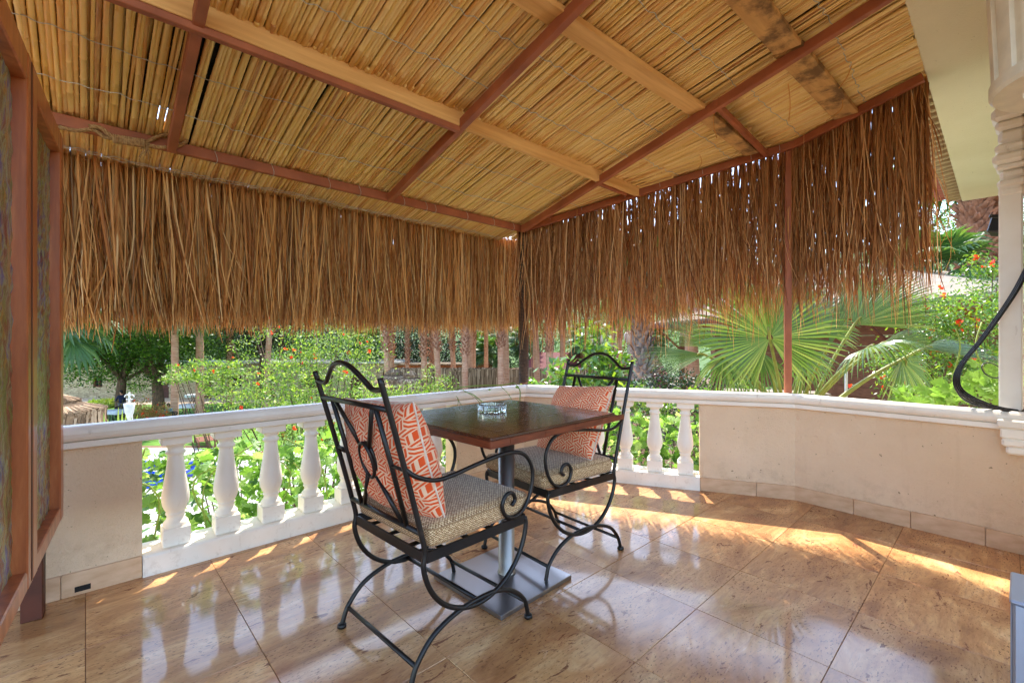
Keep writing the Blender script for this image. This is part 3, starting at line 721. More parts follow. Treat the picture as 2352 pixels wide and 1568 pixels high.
# rope tied round the edge beam at the left
rp = thing('rope', 'coiled jute rope knotted round the edge beam at the left', 'rope', P(-2.6, .0, zroof(0) - .05), ANG)
def uA(x):
    t = (x - 1176) / 1050; return (t * K[1] - K[0]) / (AV[0] - t * AV[1])
def rq(x, y, w=.02):
    u = uA(x); p = P(u, 0); Yd = p.y; z = CAM_H - (y - 784) / 1050 * Yd; return (u + 2.6, -w, z - zroof(0) + .05)
def twist(pts, r, name, lay=.0):
    p = spline(pts, 8)
    L = np.concatenate([[0], np.cumsum(np.linalg.norm(np.diff(p, axis=0), axis=1))]); n = int(L[-1] / .006) + 2
    q = np.stack([np.interp(np.linspace(0, L[-1], n), L, p[:, k]) for k in range(3)], 1); s = np.linspace(0, L[-1], n)
    tg = np.gradient(q, axis=0); tg /= np.linalg.norm(tg, axis=1)[:, None]; up = np.cross(tg, np.array([.1, 1., .2])); up /= np.linalg.norm(up, axis=1)[:, None]; bi = np.cross(tg, up)
    m = MB()
    for k in range(3):
        a = s / (r * 5.5) * 2 * math.pi + k * 2 * math.pi / 3
        m.tube(q + (r * .5) * (np.cos(a)[:, None] * up + np.sin(a)[:, None] * bi), r * .58, 5)
    return m.build(name, M['rope'], rp, True)
twist([rq(112, 300, -.02), rq(135, 297), rq(175, 304), rq(214, 302), rq(240, 318), rq(262, 322), rq(300, 328), rq(336, 331)], .0085, 'strand')
twist([rq(205, 296, .03), rq(230, 300, .035), rq(252, 316, .035), rq(285, 330, .035), rq(330, 333, .03)], .0095, 'strand')
twist([rq(330, 333, .02), rq(365, 318, .035), rq(392, 312, .03), rq(400, 318, .0)], .0085, 'strand')
twist([rq(330, 336, .03), rq(370, 344, .035), rq(410, 340, .04), rq(427, 328, .03), rq(422, 316, -.01)], .0085, 'strand')
hl = []
for k in range(15):
    c = np.array(rq(262 + 4.9 * k, 324 + .75 * k, .03)); t = np.linspace(0, 2 * math.pi, 12, endpoint=False)
    hl.append(np.stack([c[0] + .003 * np.cos(t), c[1] + .015 * np.cos(t), c[2] + .016 * np.sin(t)], 1))
m = MB(); [m.tube(h, .0052, 5, closed=True) for h in hl]; m.build('wrapping', M['rope'], rp, True)
m = MB()
for k in range(26):
    c = np.array(rq(338 + random.uniform(-5, 5), 334, .03)); dx = random.uniform(-.03, .03); L = random.uniform(.03, .085)
    m.tube(spline([c, c + (dx * .4, random.uniform(-.01, .01), -L * .5), c + (dx, random.uniform(-.015, .015), -L)], 3), .0014, 3)
m.build('frayed_end', M['rope'], rp)

# ------------------------------------------------------------------ hanging rush fringe
def strands(n, line, top, hem, wid, thick, rng, curl=.010, segs=6, lean=.0, ragged=.055):
    """flat rush blades: line(s) -> base xy + outward xy, top(s), hem(s) heights"""
    s = rng.random(n); s = np.clip(s + .0035 * np.sin(s * 260 + 2 * np.sin(s * 37)) + .002 * np.sin(s * 611), 0, 1); s.sort(); xy, outn = line(s)
    off = rng.normal(0, thick, n); base = xy + outn * off[:, None]
    along = np.stack([-outn[:, 1], outn[:, 0]], 1)
    zt = top(s) + rng.normal(0, .012, n); zh = hem(s) + .016 * np.sin(s * 55 + 1.5 * np.sin(s * 17)) + .01 * np.sin(s * 131) + np.abs(rng.normal(0, ragged, n)) * rng.choice([-.45, 1, 1.9], n, p=[.35, .45, .2])
    t = np.linspace(0, 1, segs + 1); zh = np.minimum(zh, zt - .25)
    z = zt[:, None] + (zh - zt)[:, None] * t
    am = rng.normal(0, curl, n)[:, None]; ph = rng.uniform(0, 6.28, n)[:, None]; fr = rng.uniform(2, 6, n)[:, None]
    lx = am * np.sin(ph + fr * t) * (t ** .7) * 2 + rng.normal(0, .055, n)[:, None] * t ** 1.2 + lean * t
    ly = rng.normal(0, .016, n)[:, None] * t + am * .6 * np.cos(ph + fr * t * 1.2) * t
    c = np.zeros((n, segs + 1, 3)); c[:, :, :2] = base[:, None, :] + lx[:, :, None] * along[:, None, :] + ly[:, :, None] * outn[:, None, :]; c[:, :, 2] = z
    ro = rng.uniform(-1.2, 1.2, n); wv = along * np.cos(ro)[:, None] + outn * np.sin(ro)[:, None]
    ww = wid(s) * rng.uniform(.55, 1.35, n); tap = np.interp(t, [0, .1, .8, 1], [.8, 1, .85, .3])
    h = (ww[:, None] * tap / 2)[:, :, None] * np.concatenate([wv, np.zeros((n, 1))], 1)[:, None, :]
    nv = np.concatenate([-along * np.sin(ro)[:, None] + outn * np.cos(ro)[:, None], np.zeros((n, 1))], 1); k = (ww[:, None] * tap * .33)[:, :, None] * nv[:, None, :]
    V = np.stack([c - h, c + k, c + h], 2).reshape(-1, 3)
    i0 = (np.arange(n)[:, None] * (segs + 1) + np.arange(segs)[None]) * 3
    F = np.concatenate([np.stack([i0 + p, i0 + q, i0 + q + 3, i0 + p + 3], -1).reshape(-1, 4) for p, q in ((0, 1), (1, 2), (2, 0))])
    return V, F
def lineA(s, u0=-3.05, u1=.28, w=-.375):
    u = u0 + (u1 - u0) * s; return K + u[:, None] * AV + w * NV, np.tile(-NV, (len(s), 1))
def lineB(s):
    nb = np.array([-math.sin(ANG_B), math.cos(ANG_B)]); return K + (-.08 + (LEN_B + .16) * s)[:, None] * np.array([math.cos(ANG_B), math.sin(ANG_B)]) + .065 * nb, np.tile(nb, (len(s), 1))
def lineC(s):
    nc = np.array([-CDIR[1], CDIR[0]]); return B1 + (-.06 + s * .74)[:, None] * CDIR + .065 * nc, np.tile(nc, (len(s), 1))
fa = thing('rush_fringe', 'tan rush fringe hanging along the left edge of the roof', 'fringe', P(-1.5, -.375, 2.0))
orig = np.array(P(-1.5, -.375, 2.0))
endw = lambda s: -.33
V, F = strands(7800, lineA, lambda s: zroof(-.375) + .055 - .0 * s, lambda s: 1.19 + .035 * s + .008 * np.sin(s * 40), lambda s: .0080 - .0026 * s, .034, RNG, .013, 7, ragged=.075)
o = MB().add(V - orig, F).build('blades', M['straw'], fa); o['kind'] = 'stuff'
sp = []
rg2 = np.random.default_rng(5)
for k in range(12):
    V, F = strands(1, lambda s: (np.zeros((1, 2)), np.array([[-NV[0], -NV[1]]])), lambda s: np.zeros(1), lambda s: np.full(1, -.8), lambda s: np.full(1, .0085), .0, rg2, .012)
    me = MB().add(V, F).mesh('blade'); me.materials.append(M['straw']); sp.append(me)
for k in range(220):                                         # the widest, nearest blades one by one
    u = -3.0 + 1.3 * k / 220 + random.uniform(-.003, .003); q = P(u, -.375 + random.uniform(-.0, .05), zroof(-.375) + .02); ob('blade', random.choice(sp), None, fa, loc=np.array(q) - orig, scale=(1, 1, random.uniform(.9, 1.02)))
fb = thing('rush_fringe', 'reddish brown rush fringe hanging between the rope corner post and the red post', 'fringe', P(0, 0, 2.0)); origb = np.array(P(0, 0, 2.0))
ztB = lambda s: zroof(wB * s) - .02
V, F = strands(3000, lineB, ztB, lambda s: 1.225 + .19 * s ** 1.3, lambda s: .0066 - .0008 * s, .026, RNG, .018, 7, ragged=.26)
V2, F2 = strands(500, lineB, ztB, lambda s: 1.15 + .19 * s, lambda s: .0045 + 0 * s, .03, RNG, .03, 8)
o = MB().add(V - origb, F).add(V2 - origb, F2).build('blades', M['straw_red'], fb); o['kind'] = 'stuff'
fc = thing('rush_fringe', 'sparse curling rush fringe between the red post and the house eave', 'fringe', (B1[0], B1[1], 2.4)); origc = np.array((B1[0], B1[1], 2.4))
ztC = lambda s: zroof(wB + (2.44 - wB) * s) - .005
V, F = strands(960, lambda s: lineC(s ** 1.15), ztC, lambda s: 1.43 + .05 * s, lambda s: .0068 + 0 * s, .026, RNG, .02, 7, ragged=.28)
V2, F2 = strands(300, lineC, ztC, lambda s: 1.38 + .02 * s, lambda s: .0045 + 0 * s, .03, RNG, .022, 8)
o = MB().add(V - origc, F).add(V2 - origc, F2).build('blades', M['straw_red'], fc); o['kind'] = 'stuff'

# ------------------------------------------------------------------ framed screen at the left
S0 = np.array([-1.866, 1.902]); SD = np.array([.625, -.7806]); sang = math.atan2(SD[1], SD[0])
def screen_panel(name, label, t0, t1, leg, z0=.375, z1=1.945):
    o = thing(name, label, 'screen', (*(S0 + SD * t0), 0), sang, 'painted screens at the left edge')
    W = t1 - t0; s = .072; rec = .033                          # local x along the panel, local -y is behind, +y the terrace side
    MB().box(0, s, -.05, 0, z0, z1, .004).build('stile', M['mahogany'], o); MB().box(W - s, W, -.05, 0, z0, z1, .004).build('stile', M['mahogany'], o)
    MB().box(s + .0005, W - s - .0005, -.05, -.001, z0, z0 + .055, .004).build('rail', M['mahogany'], o); MB().box(s + .0005, W - s - .0005, -.05, -.001, z1 - .085, z1, .004).build('rail', M['mahogany'], o)
    b = MB(); nx, nz = 24, 60
    xs = np.linspace(s - .005, W - s + .005, nx); zs = np.linspace(z0 + .05, z1 - .08, nz); gx, gz = np.meshgrid(xs, zs)
    yy = -rec + .003 * np.sin(gx * 170 + gz * 40) * np.sin(gz * 90 - gx * 30) + RNG.normal(0, .0012, gx.shape)
    idx = np.arange(nx * nz).reshape(nz, nx); Fq = np.stack([idx[:-1, :-1], idx[:-1, 1:], idx[1:, 1:], idx[1:, :-1]], -1).reshape(-1, 4)
    b.add(np.stack([gx, yy, gz], -1).reshape(-1, 3), Fq); b.build('painted_panel', M['painted_panel'], o, True)
    MB().box(s, W - s, -.048, -.042, z0 + .04, z1 - .06).build('backing_board', M['dark_door'], o)
    MB().box(.012, .028, -.0005, .0012, z0 + .01, z1 - .01).build('groove', M['dark_door'], o) if not leg else None
    if leg: MB().box(.0, .068, -.115, -.052, 0, z1 + .05, .003).build('leg', M['dark_door'], o)
    return o
screen_panel('painted_screen', 'far wood framed painted screen panel standing against the left pier', 0, .655, True)
screen_panel('painted_screen', 'near wood framed painted screen panel cut by the left picture edge', .658, 1.45, False)

# ------------------------------------------------------------------ the house: soffit, tiled eave, wall
HS = thing('house', 'cream rendered house eave and wall at the upper right', 'house', P(1.0, 2.44, 0), ANG)
def hb(name, u0, u1, w0, w1, z0, z1, mat, bev=.0): return MB().box(u0 - 1.0, u1 - 1.0, -(w1 - 2.44), -(w0 - 2.44), z0, z1, bev).build(name, M[mat], HS)
hb('soffit', -1.9, 4.45, 2.445, 4.2, 2.66, 2.80, 'soffit_plaster', .006)
hb('wall', .2, 4.1, 2.99, 3.15, -3.8, 2.659, 'soffit_plaster')
hb('roof_slab', -1.9, 4.45, 2.47, 4.2, 2.801, 2.9, 'roof_clay')
tl = MB(); n = 9
for side in (0,):
    a = np.linspace(0, math.pi, n); ro, ri = .062, .048; L = .30
    V = [(ri * math.cos(t) if q else ro * math.cos(t), y, ri * math.sin(t) if q else ro * math.sin(t)) for y in (0, L) for q in (0, 1) for t in a]
    Fq = []
    for k in range(n - 1): Fq += [(k, 2 * n + k, 2 * n + k + 1, k + 1), (n + k, n + k + 1, 3 * n + k + 1, 3 * n + k), (k, k + 1, n + k + 1, n + k), (2 * n + k, 3 * n + k, 3 * n + k + 1, 2 * n + k + 1)]
    tl.add(V, Fq)
met = tl.mesh('roof_tile', True); met.materials.append(M['roof_clay'])
mem = MB().box(-.022, .022, 0, .2, -.03, .02, .006).mesh('mortar'); mem.materials.append(M['mortar'])
u = .95
while u < 4.45:
    ob('roof_tile', met, None, HS, loc=(u - 1.0, -.10, 2.725), rot=(R(-8), random.uniform(-.06, .06), random.uniform(-.05, .05)))
    ob('mortar_fillet', mem, None, HS, loc=(u - 1.0 + .065, -.08, 2.715), rot=(R(-8), 0, random.uniform(-.1, .1))); u += .13
# half-round fluted lamp on the house wall
lp = thing('wall_lamp', 'cream fluted half round wall lamp under the eave at top right', 'wall lamp', P(-.30, 2.985, 1.96), ANG)
n = 40; m = MB(); fl = MB()
def ringp(r, flute):
    out = []
    for k in range(n * 4 + 1):
        a = math.pi * k / (n * 4); ph = (k / (n * 4) * 9) % 1.0
        rr = r - (flute if .32 < ph < .68 else 0.0) ; out.append((rr * math.cos(a), rr * math.sin(a)))
    return out
def band(r0, z0, r1, z1, flute):
    a, b = ringp(r0, flute), ringp(r1, flute); k = len(a)
    return [(x, y, z0) for x, y in a] + [(x, y, z1) for x, y in b], [(i, i + 1, k + i + 1, k + i) for i in range(k - 1)]
v, f = band(.262, .05, .288, .70, .011); m.add(v, f); m.build('shade', M['cream_plastic'], lp)
m = MB()
for r0, z0, r1, z1 in ((.262, .05, .268, .045), (.268, .045, .268, .012), (.268, .012, .258, .0), (.258, .0, .185, .0), (.185, .0, .175, .012), (.175, .012, .19, .3)):
    v, f = band(r0, z0, r1, z1, 0); m.add(v, f)
m.build('bottom_ring', M['cream_plastic'], lp, False)
v, f = band(.19, .3, .001, .3, 0); MB().add(v, f).build('inner_reflector', M['cream_plastic'], lp)

# white column with carved bracket at the end of the parapet
cb = np.array(E1) - CDIR * .04
cl = thing('column', 'white carved column standing on the right end of the parapet', 'column', (cb[0], cb[1], 0), ANG_C)
MB().box(-.04, .16, -.085, .20, .60, .654, .008).build('pedestal', M['white_paint'], cl)
ped = MB(); ped.box(-.05, .2, -.10, .22, .655, .70, .008); ped.box(-.035, .2, -.09, .20, .56, .60, .01); ped.box(-.02, .2, -.08, .18, .52, .56, .01); ped.build('pedestal_moulding', M['white_paint'], cl)
MB().box(-.05, .035, .0, .09, .739, 1.95, .006).build('shaft', M['white_paint'], cl)
MB().box(.05, .16, -.07, .09, .702, 2.655, .006).build('pilaster', M['white_paint'], cl)
for k in range(2): MB().box(-.0515 + 0, -.0495, .022 + .03 * k, .034 + .03 * k, .85, 1.85, .0008).build('flute', M['white_paint'], cl)
br = [(.0, .0, .055), (.012, .055, .04), (-.012, .095, .05), (.022, .145, .03), (.055, .175, .06), (.032, .235, .05), (.004, .285, .07), (.03, .355, .05), (.065, .405, .07), (.04, .475, .10), (.025, .575, .09)]
for k, (o_, z, h) in enumerate(br):
    MB().box(-.052 - o_ * .38, .05, -.006 - o_ * .4, .096 + o_ * .4, 1.86 + z, 1.86 + z + h - .001, min(.018, h * .3)).build('bracket_moulding', M['white_paint'], cl)
# black floodlight clipped to the column
fl_ = thing('floodlight', 'small black floodlight clipped to the white column', 'floodlight', at(2292, 520, 2.60), R(20), rot=(R(12), R(8), R(35)))
m = MB(); m.box(-.05, .05, -.03, .03, -.045, .04, .006); m.build('housing', M['black_plastic'], fl_)
m = MB(); m.box(-.042, .042, -.034, -.0305, -.038, .012, .002); m.build('lens', M['lens_glass'], fl_)
m = MB(); m.box(-.03, .03, -.02, .045, .042, .062, .004); m.box(.03, .07, -.01, .01, -.01, .02, .003); m.build('bracket', M['black_plastic'], fl_)
m = MB(); m.tube(spline([(-.03, -.035, -.03), (-.02, -.045, .0), (.03, -.045, .012), (.09, -.03, 0), (.13, .0, -.02)], 6), .0028, 5); m.build('lead', M['cream_plastic'], fl_)
# bundle of black cables looping over the rail end
cbx = thing('cable_bundle', 'bundle of black cables bent round over the right end of the rail', 'cables', at(2240, 900, 2.45))
co = np.array(at(2240, 900, 2.45))
path = [at(2375, 585, 2.30), at(2330, 672, 2.34), at(2262, 770, 2.40), at(2212, 832, 2.44), at(2197, 868, 2.45), at(2206, 898, 2.45), at(2240, 922, 2.44), at(2292, 938, 2.42), at(2380, 948, 2.40)]
for k in range(9):
    off = np.array([(k % 3 - 1) * .008, (k // 3 - 1) * .009, 0]); pp = [np.array(p) - co + off * (1 if i < 5 else 1.0) + np.array([0, (i > 5) * .012 * (k - 4), (k % 3 - 1) * .006]) for i, p in enumerate(path)]
    MB().tube(spline(pp, 8), .0037, 6).build('cable', M['black_plastic'], cbx, True)
for c, r in ((at(2278, 850, 2.46), .05), (at(2330, 880, 2.44), .03)):
    t = np.linspace(0, 2 * math.pi, 26); MB().tube(np.stack([c[0] - co[0] + r * np.cos(t), c[1] - co[1] + .02 * np.sin(t), c[2] - co[2] + r * .8 * np.sin(t)], 1), .003, 5).build('cable_loop', M['black_plastic'], cbx, True)
# ribbed aluminium case at the right edge
ac = thing('aluminium_case', 'grey ribbed aluminium box cut by the lower right edge', 'box', (1.535, 1.40, 0), R(-48))
MB().box(0, .5, -.22, .0, .03, .385, .006).build('shell', M['ribbed_aluminium'], ac)
for k in range(16): MB().box(-.004, -.0005, -.208 + k * .0125, -.202 + k * .0125, .04, .375, .0012).build('rib', M['ribbed_aluminium'], ac)
MB().box(-.006, .5, -.226, .006, .383, .394, .004).build('edge_trim', M['ribbed_aluminium'], ac)
t = np.linspace(0, math.pi, 14); MB().tube(np.stack([.05 + 0 * t, .002 + .022 * np.sin(t), .30 + .03 * np.cos(t)], 1), .006, 6).build('handle', M['black_plastic'], ac)
MB().box(.0, .03, -.2, -.02, .0, .03, .004).build('foot', M['black_plastic'], ac); MB().box(.46, .49, -.2, -.02, .0, .03, .004).build('foot', M['black_plastic'], ac)
# ------------------------------------------------------------------ table
TBC = (-.047, 2.165)
tb = thing('table', 'square dark wood table with steel pedestal between the two chairs', 'table', (TBC[0], TBC[1], 0), R(45.2))
LX, LY, TH, TZ = .405, .362, .042, .757
xs = [-LX, -LX + .09, LX - .11, LX]
MB().box(xs[0], xs[1] - .0004, -LY, LY, TZ - .012, TZ, .0025).build('board', M['table_wood'], tb)
MB().box(xs[2] + .0004, xs[3], -LY, LY, TZ - .012, TZ, .0025).build('board', M['table_wood'], tb)
for k in range(4):
    y0 = -LY + k * LY / 2; MB().box(xs[1], xs[2], y0 + .0002, y0 + LY / 2 - .0002, TZ - .012, TZ, .0016).build('board', M['table_wood'], tb)
m = MB(); m.box(-LX + .0008, LX - .0008, -LY + .0008, LY - .0008, TZ - TH, TZ - .0124, .002); m.build('tabletop_edge', M['table_edge'], tb)
for s in (-1, 1):
    for k in range(4):
        x = -LX + .1 + k * .2; MB().box(x, x + .19, s * LY - .001 if s > 0 else -LY - .0008, LY + .0008 if s > 0 else -LY + .001, TZ - TH + .002, TZ - .0135, .0003).build('edge_strip', M['table_edge'], tb)
MB().box(-.13, .13, -.13, .13, TZ - TH - .008, TZ - TH - .0005, .002).build('mounting_plate', M['wrought_iron'], tb)
pd = MB(); pd.lathe([(.043, .021), (.043, .026), (.0375, .030), (.0375, TZ - TH - .008)], 28); pd.build('pedestal', M['brushed_steel'], tb, True).location = (.0, -.03, 0)
m = MB(); m.box(-.226, .226, -.226, .226, .0006, .020, .0022); bp = m.build('base_plate', M['brushed_plate'], tb); bp.location = (-.03, -.035, 0)
for x, y in ((-.2, .2), (.2, -.2), (.25, .25)): MB().lathe([(.012, TZ - TH - .012), (.012, TZ - TH - .0005)], 10, (x, y)).build('stud', M['wrought_iron'], tb)
# glass ashtray: fluted ring wall with a floor
ash = thing('ashtray', 'round fluted clear glass ashtray on the dark table', 'ashtray', (-.098, 2.245, TZ + .0006))
n = 144; a = np.arange(n) * 2 * math.pi / n; ro = .069 + .0016 * np.cos(a * 36)
rings = [(ro - .003, 0.0), (ro, .004), (ro, .034), (ro - .002, .038), (ro * 0 + .060, .0385), (ro * 0 + .0575, .036), (ro * 0 + .056, .012), (ro * 0 + .052, .0085), (ro * 0 + .001, .0085)]
V = np.concatenate([np.stack([r * np.cos(a), r * np.sin(a), np.full(n, z)], 1) for r, z in rings]); k = len(rings)
Fq = [(i * n + j, i * n + (j + 1) % n, (i + 1) * n + (j + 1) % n, (i + 1) * n + j) for i in range(k - 1) for j in range(n)] + [tuple(range(n - 1, -1, -1)), tuple((k - 1) * n + j for j in range(n))]
MB().add(V, Fq).build('glass_bowl', M['clear_glass'], ash)

# ------------------------------------------------------------------ chairs
def make_chair(label, loc, rz):
    c = thing('iron_armchair', label, 'chair', (*loc, 0), rz, 'wrought iron armchairs at the table')
    IR = M['wrought_iron']; hx, yb, yf, zs = .235, -.235, .235, .42
    lean = lambda z: yb - .16 * ((z - zs) / .57) ** 1.08 if z > zs else yb
    r = .0092
    for s in (-1, 1):
        x = s * hx
        up = [(x, lean(z), z) for z in (.99, .9, .8, .7, .6, .5, .42)]
        U = [(x, -.243 * math.cos(t), zs - .015 - .238 * math.sin(t)) for t in np.linspace(.12, math.pi - .10, 14)]
        MB().tube(spline(up + U + [(x, yf, zs - .012)], 4), r, 9).build('back_post', IR, c, True)
        arch = [(x, -.292, .0), (x, -.284, .035), (x, -.262, .082), (x, -.2, .142), (x, -.1, .176), (x, .0, .183), (x, .09, .174), (x, .175, .138), (x, .232, .084), (x, .250, .035), (x, .256, .0)]
        MB().tube(spline(arch, 5), .0088, 9).build('leg_arch', IR, c, True)
        for yy in (-.292, .256): MB().lathe([(.013, 0.0005), (.0175, .004), (.0165, .014), (.0115, .018)], 12, (x, yy)).build('foot', IR, c, True)
        xa = s * (hx + .012)
        arm = [(x, lean(.705), .705), (xa, lean(.705) + .035, .676), (xa, -.205, .650), (xa, -.13, .652), (xa, -.02, .668), (xa, .09, .680), (xa, .165, .678), (xa, .225, .655), (xa, .262, .605), (xa, .268, .55), (xa, .250, .492), (xa, .215, .447), (xa, .165, .430), (xa, .118, .447), (xa, .100, .490), (xa, .122, .525), (xa, .155, .522), (xa, .168, .495), (xa, .15, .478)]
        MB().tube(spline(arm, 5), .0078, 8).build('armrest', IR, c, True)
    cr = [(-hx, .958), (-.20, .952), (-.165, .954), (-.12, .985), (-.06, 1.02), (0, 1.030), (.06, 1.02), (.12, .985), (.165, .954), (.20, .952), (hx, .958)]
    MB().tube(spline([(x, lean(z), z) for x, z in cr], 5), .0088, 8).build('crest_rail', IR, c, True)
    bar = lambda z, r_, nm: MB().tube([(-hx, lean(z), z), (0, lean(z), z), (hx, lean(z), z)], r_, 8).build(nm, IR, c, True)
    bar(.893, .0090, 'crossbar'); bar(.487, .0090, 'crossbar')
    for s in (-1, 1):
        MB().tube([(s * .155, lean(z), z) for z in (.893, .7, .487)], .0086, 8).build('back_bar', IR, c, True)
        zc = .69
        MB().tube([(s * .128, lean(.885), .885), (s * .03, lean(zc + .05), zc + .052)], .0078, 7).build('back_diagonal', IR, c, True)
        MB().tube([(s * .128, lean(.495), .495), (s * .03, lean(zc - .05), zc - .052)], .0078, 7).build('back_diagonal', IR, c, True)
        MB().tube([(s * hx, lean(.70), .70), (s * .155, lean(.70), .70)], .006, 6).build('back_peg', IR, c, True)
    t = np.linspace(0, 2 * math.pi, 30, endpoint=False)
    ring = MB()
    for dy in (-.006, .006):
        ring.tube(np.stack([.040 * np.cos(t), np.array([lean(.69 + .062 * q) for q in np.sin(t)]) + dy, .69 + .062 * np.sin(t)], 1), .0066, 6, closed=True)
    ring.build('oval_ring', IR, c, True)
    fr = MB(); fr.box(-hx, hx, yb - .004, yb + .004, zs - .036, zs, .001); fr.box(-hx, hx, yf - .004, yf + .004, zs - .036, zs, .001); fr.box(-hx - .004, -hx + .004, yb + .005, yf - .005, zs - .036, zs, .001); fr.box(hx - .004, hx + .004, yb + .005, yf - .005, zs - .036, zs, .001)
    fr.build('seat_frame', IR, c)
    for k in range(4): y = yb + .07 + k * .11; MB().box(-hx + .005, hx - .005, y - .012, y + .012, zs - .008, zs - .003, .0008).build('seat_strap', IR, c)
    for k in range(3): x = -.13 + k * .13; MB().box(x - .012, x + .012, yb + .005, yf - .005, zs - .0135, zs - .0085, .0008).build('seat_strap', IR, c)
    for y, z in ((-.268, .07), (.238, .075), (-.0, .172)): MB().tube([(-hx, y, z), (0, y, z), (hx, y, z)], .0078, 8).build('stretcher', IR, c, True)
    return c
C1 = ((-.2825, 1.803), R(-44.5)); C2 = ((.20, 2.415), R(129.5))
make_chair('black wrought iron armchair nearest the camera, its back towards us', *C1)
make_chair('black wrought iron armchair on the far side of the table, facing us', *C2)

# seat cushions: soft boxes with piped edges and a UV for the weave
def cushion_mesh(wx, wy, h, seed):
    n = 30; rg = np.random.default_rng(seed); V = []; U = []; F = []; off = 0
    s = np.linspace(-1, 1, n)
    def soft(q): return np.sign(q) * (1 - (1 - np.abs(q)) ** 1.0)
    gx, gy = np.meshgrid(s, s)
    for side in (1, -1):
        edge = np.maximum(np.abs(gx), np.abs(gy)); prof = np.clip(1 - np.clip((edge - .86) / .14, 0, 1) ** 2.4, 0, 1)
        z = side * (h / 2) * (.62 + .38 * prof) + side * .008 * (1 - gx ** 2) * (1 - gy ** 2) + rg.normal(0, .0004, gx.shape)
        k = 1 - .018 * np.clip((np.abs(gx) - .9) / .1, 0, 1) * np.clip((np.abs(gy) - .9) / .1, 0, 1) * 2
        X = gx * wx * k * (1 - .012 * (edge > .99)); Y = gy * wy * k * (1 - .012 * (edge > .99))
        V.append(np.stack([X, Y, z], -1).reshape(-1, 3)); U.append(np.stack([gx * wx, gy * wy], -1).reshape(-1, 2))
        idx = np.arange(n * n).reshape(n, n) + off; q = np.stack([idx[:-1, :-1], idx[:-1, 1:], idx[1:, 1:], idx[1:, :-1]], -1).reshape(-1, 4)
        F.append(q if side > 0 else q[:, ::-1]); off += n * n
    # side band
    rim = np.concatenate([np.arange(n), np.arange(1, n) * n + n - 1, (n - 1) * n + np.arange(n - 2, -1, -1), np.arange(n - 2, 0, -1) * n])
    top = V[0][rim]; bot = V[1][rim]; m = len(rim); bands = []
    cum = np.concatenate([[0], np.cumsum(np.linalg.norm(np.diff(top[:, :2], axis=0), axis=1))])
    for q in np.linspace(0, 1, 5):
        p = top * (1 - q) + bot * q; p[:, :2] *= 1 + .026 * math.sin(math.pi * q); bands.append(p)
    Vb = np.concatenate(bands); Ub = np.concatenate([np.stack([cum, np.full(m, .6 + h * q)], 1) for q in np.linspace(0, 1, 5)])
    Fb = np.array([(off + i * m + j, off + (i + 1) * m + j, off + (i + 1) * m + (j + 1) % m, off + i * m + (j + 1) % m) for i in range(4) for j in range(m)])
    mb = MB(); mb.add(np.concatenate(V), np.concatenate(F), np.concatenate(U)); mb.uv.append(Ub); mb.v.append(Vb); mb.f.append(Fb); mb.n += len(Vb)
    return mb, top, bot
def seat_cushion(label, chair, dx, dy, drz, seed):
    (cx, cy), rz = chair; f = Vector((-math.sin(rz), math.cos(rz))); rgt = Vector((math.cos(rz), math.sin(rz)))
    loc = (cx + f.x * dy + rgt.x * dx, cy + f.y * dy + rgt.y * dx, .4205 + .041)
    o = thing('seat_cushion', label, 'cushion', loc, rz + drz, 'woven seat cushions on the armchairs')
    mb, top, bot = cushion_mesh(.238, .245, .08, seed); ob('cover', mb.mesh('cover', True), M['woven_cloth'], o)
    for p in (top, bot): MB().tube(p * np.array([1.004, 1.004, 1]), .0026, 5, closed=True).build('seam', M['woven_cloth'], o, True)
seat_cushion('beige woven seat cushion on the near armchair', C1, .0, .02, .02, 3)
seat_cushion('beige woven seat cushion on the far armchair', C2, .0, .015, -.02, 4)

def pillow(label, chair, y, z, tilt, roll, yaw, half, puff, seed, dx=0.0):
    (cx, cy), rz = chair; f = Vector((-math.sin(rz), math.cos(rz))); rgt = Vector((math.cos(rz), math.sin(rz)))
    o = thing('throw_pillow', label, 'pillow', (0, 0, 0), group='orange throw pillows on the armchairs')
    o.matrix_world = Matrix.Translation((cx + f.x * y + rgt.x * dx, cy + f.y * y + rgt.y * dx, z)) @ Matrix.Rotation(rz + yaw, 4, 'Z') @ Matrix.Rotation(R(90) - tilt, 4, 'X') @ Matrix.Rotation(roll, 4, 'Z')
    n = 40; s = np.linspace(-1, 1, n); gx, gy = np.meshgrid(s, s); rg = np.random.default_rng(seed)
    prof = ((1 - np.abs(gx) ** 2.6) * (1 - np.abs(gy) ** 2.6)) ** .46
    pin = 1 - .055 * (1 - gx ** 2) * np.abs(gy) ** 3; piny = 1 - .055 * (1 - gy ** 2) * np.abs(gx) ** 3
    wr = .006 * np.sin(gx * 9 + gy * 5 + seed) * prof + .005 * np.sin(gy * 13 - gx * 6) * prof * np.abs(gx)
    mb = MB()
    idx = np.arange(n * n).reshape(n, n); q = np.stack([idx[:-1, :-1], idx[:-1, 1:], idx[1:, 1:], idx[1:, :-1]], -1).reshape(-1, 4)
    for sd in (1, -1):
        V = np.stack([gx * half * piny, gy * half * pin, sd * (puff * prof + wr)], -1).reshape(-1, 3); mb.add(V, q if sd > 0 else q[:, ::-1], np.stack([gx * half * 2, gy * half * 2], -1).reshape(-1, 2))
        if sd > 0: top = V
    ob('cover', mb.mesh('cover', True), M['orange_print'], o)
    rim = np.concatenate([np.arange(n), np.arange(1, n) * n + n - 1, (n - 1) * n + np.arange(n - 2, -1, -1), np.arange(n - 2, 0, -1) * n])
    MB().tube(top[rim] * np.array([1.006, 1.006, 0]), .0034, 6, closed=True).build('piping', M['piping'], o, True)
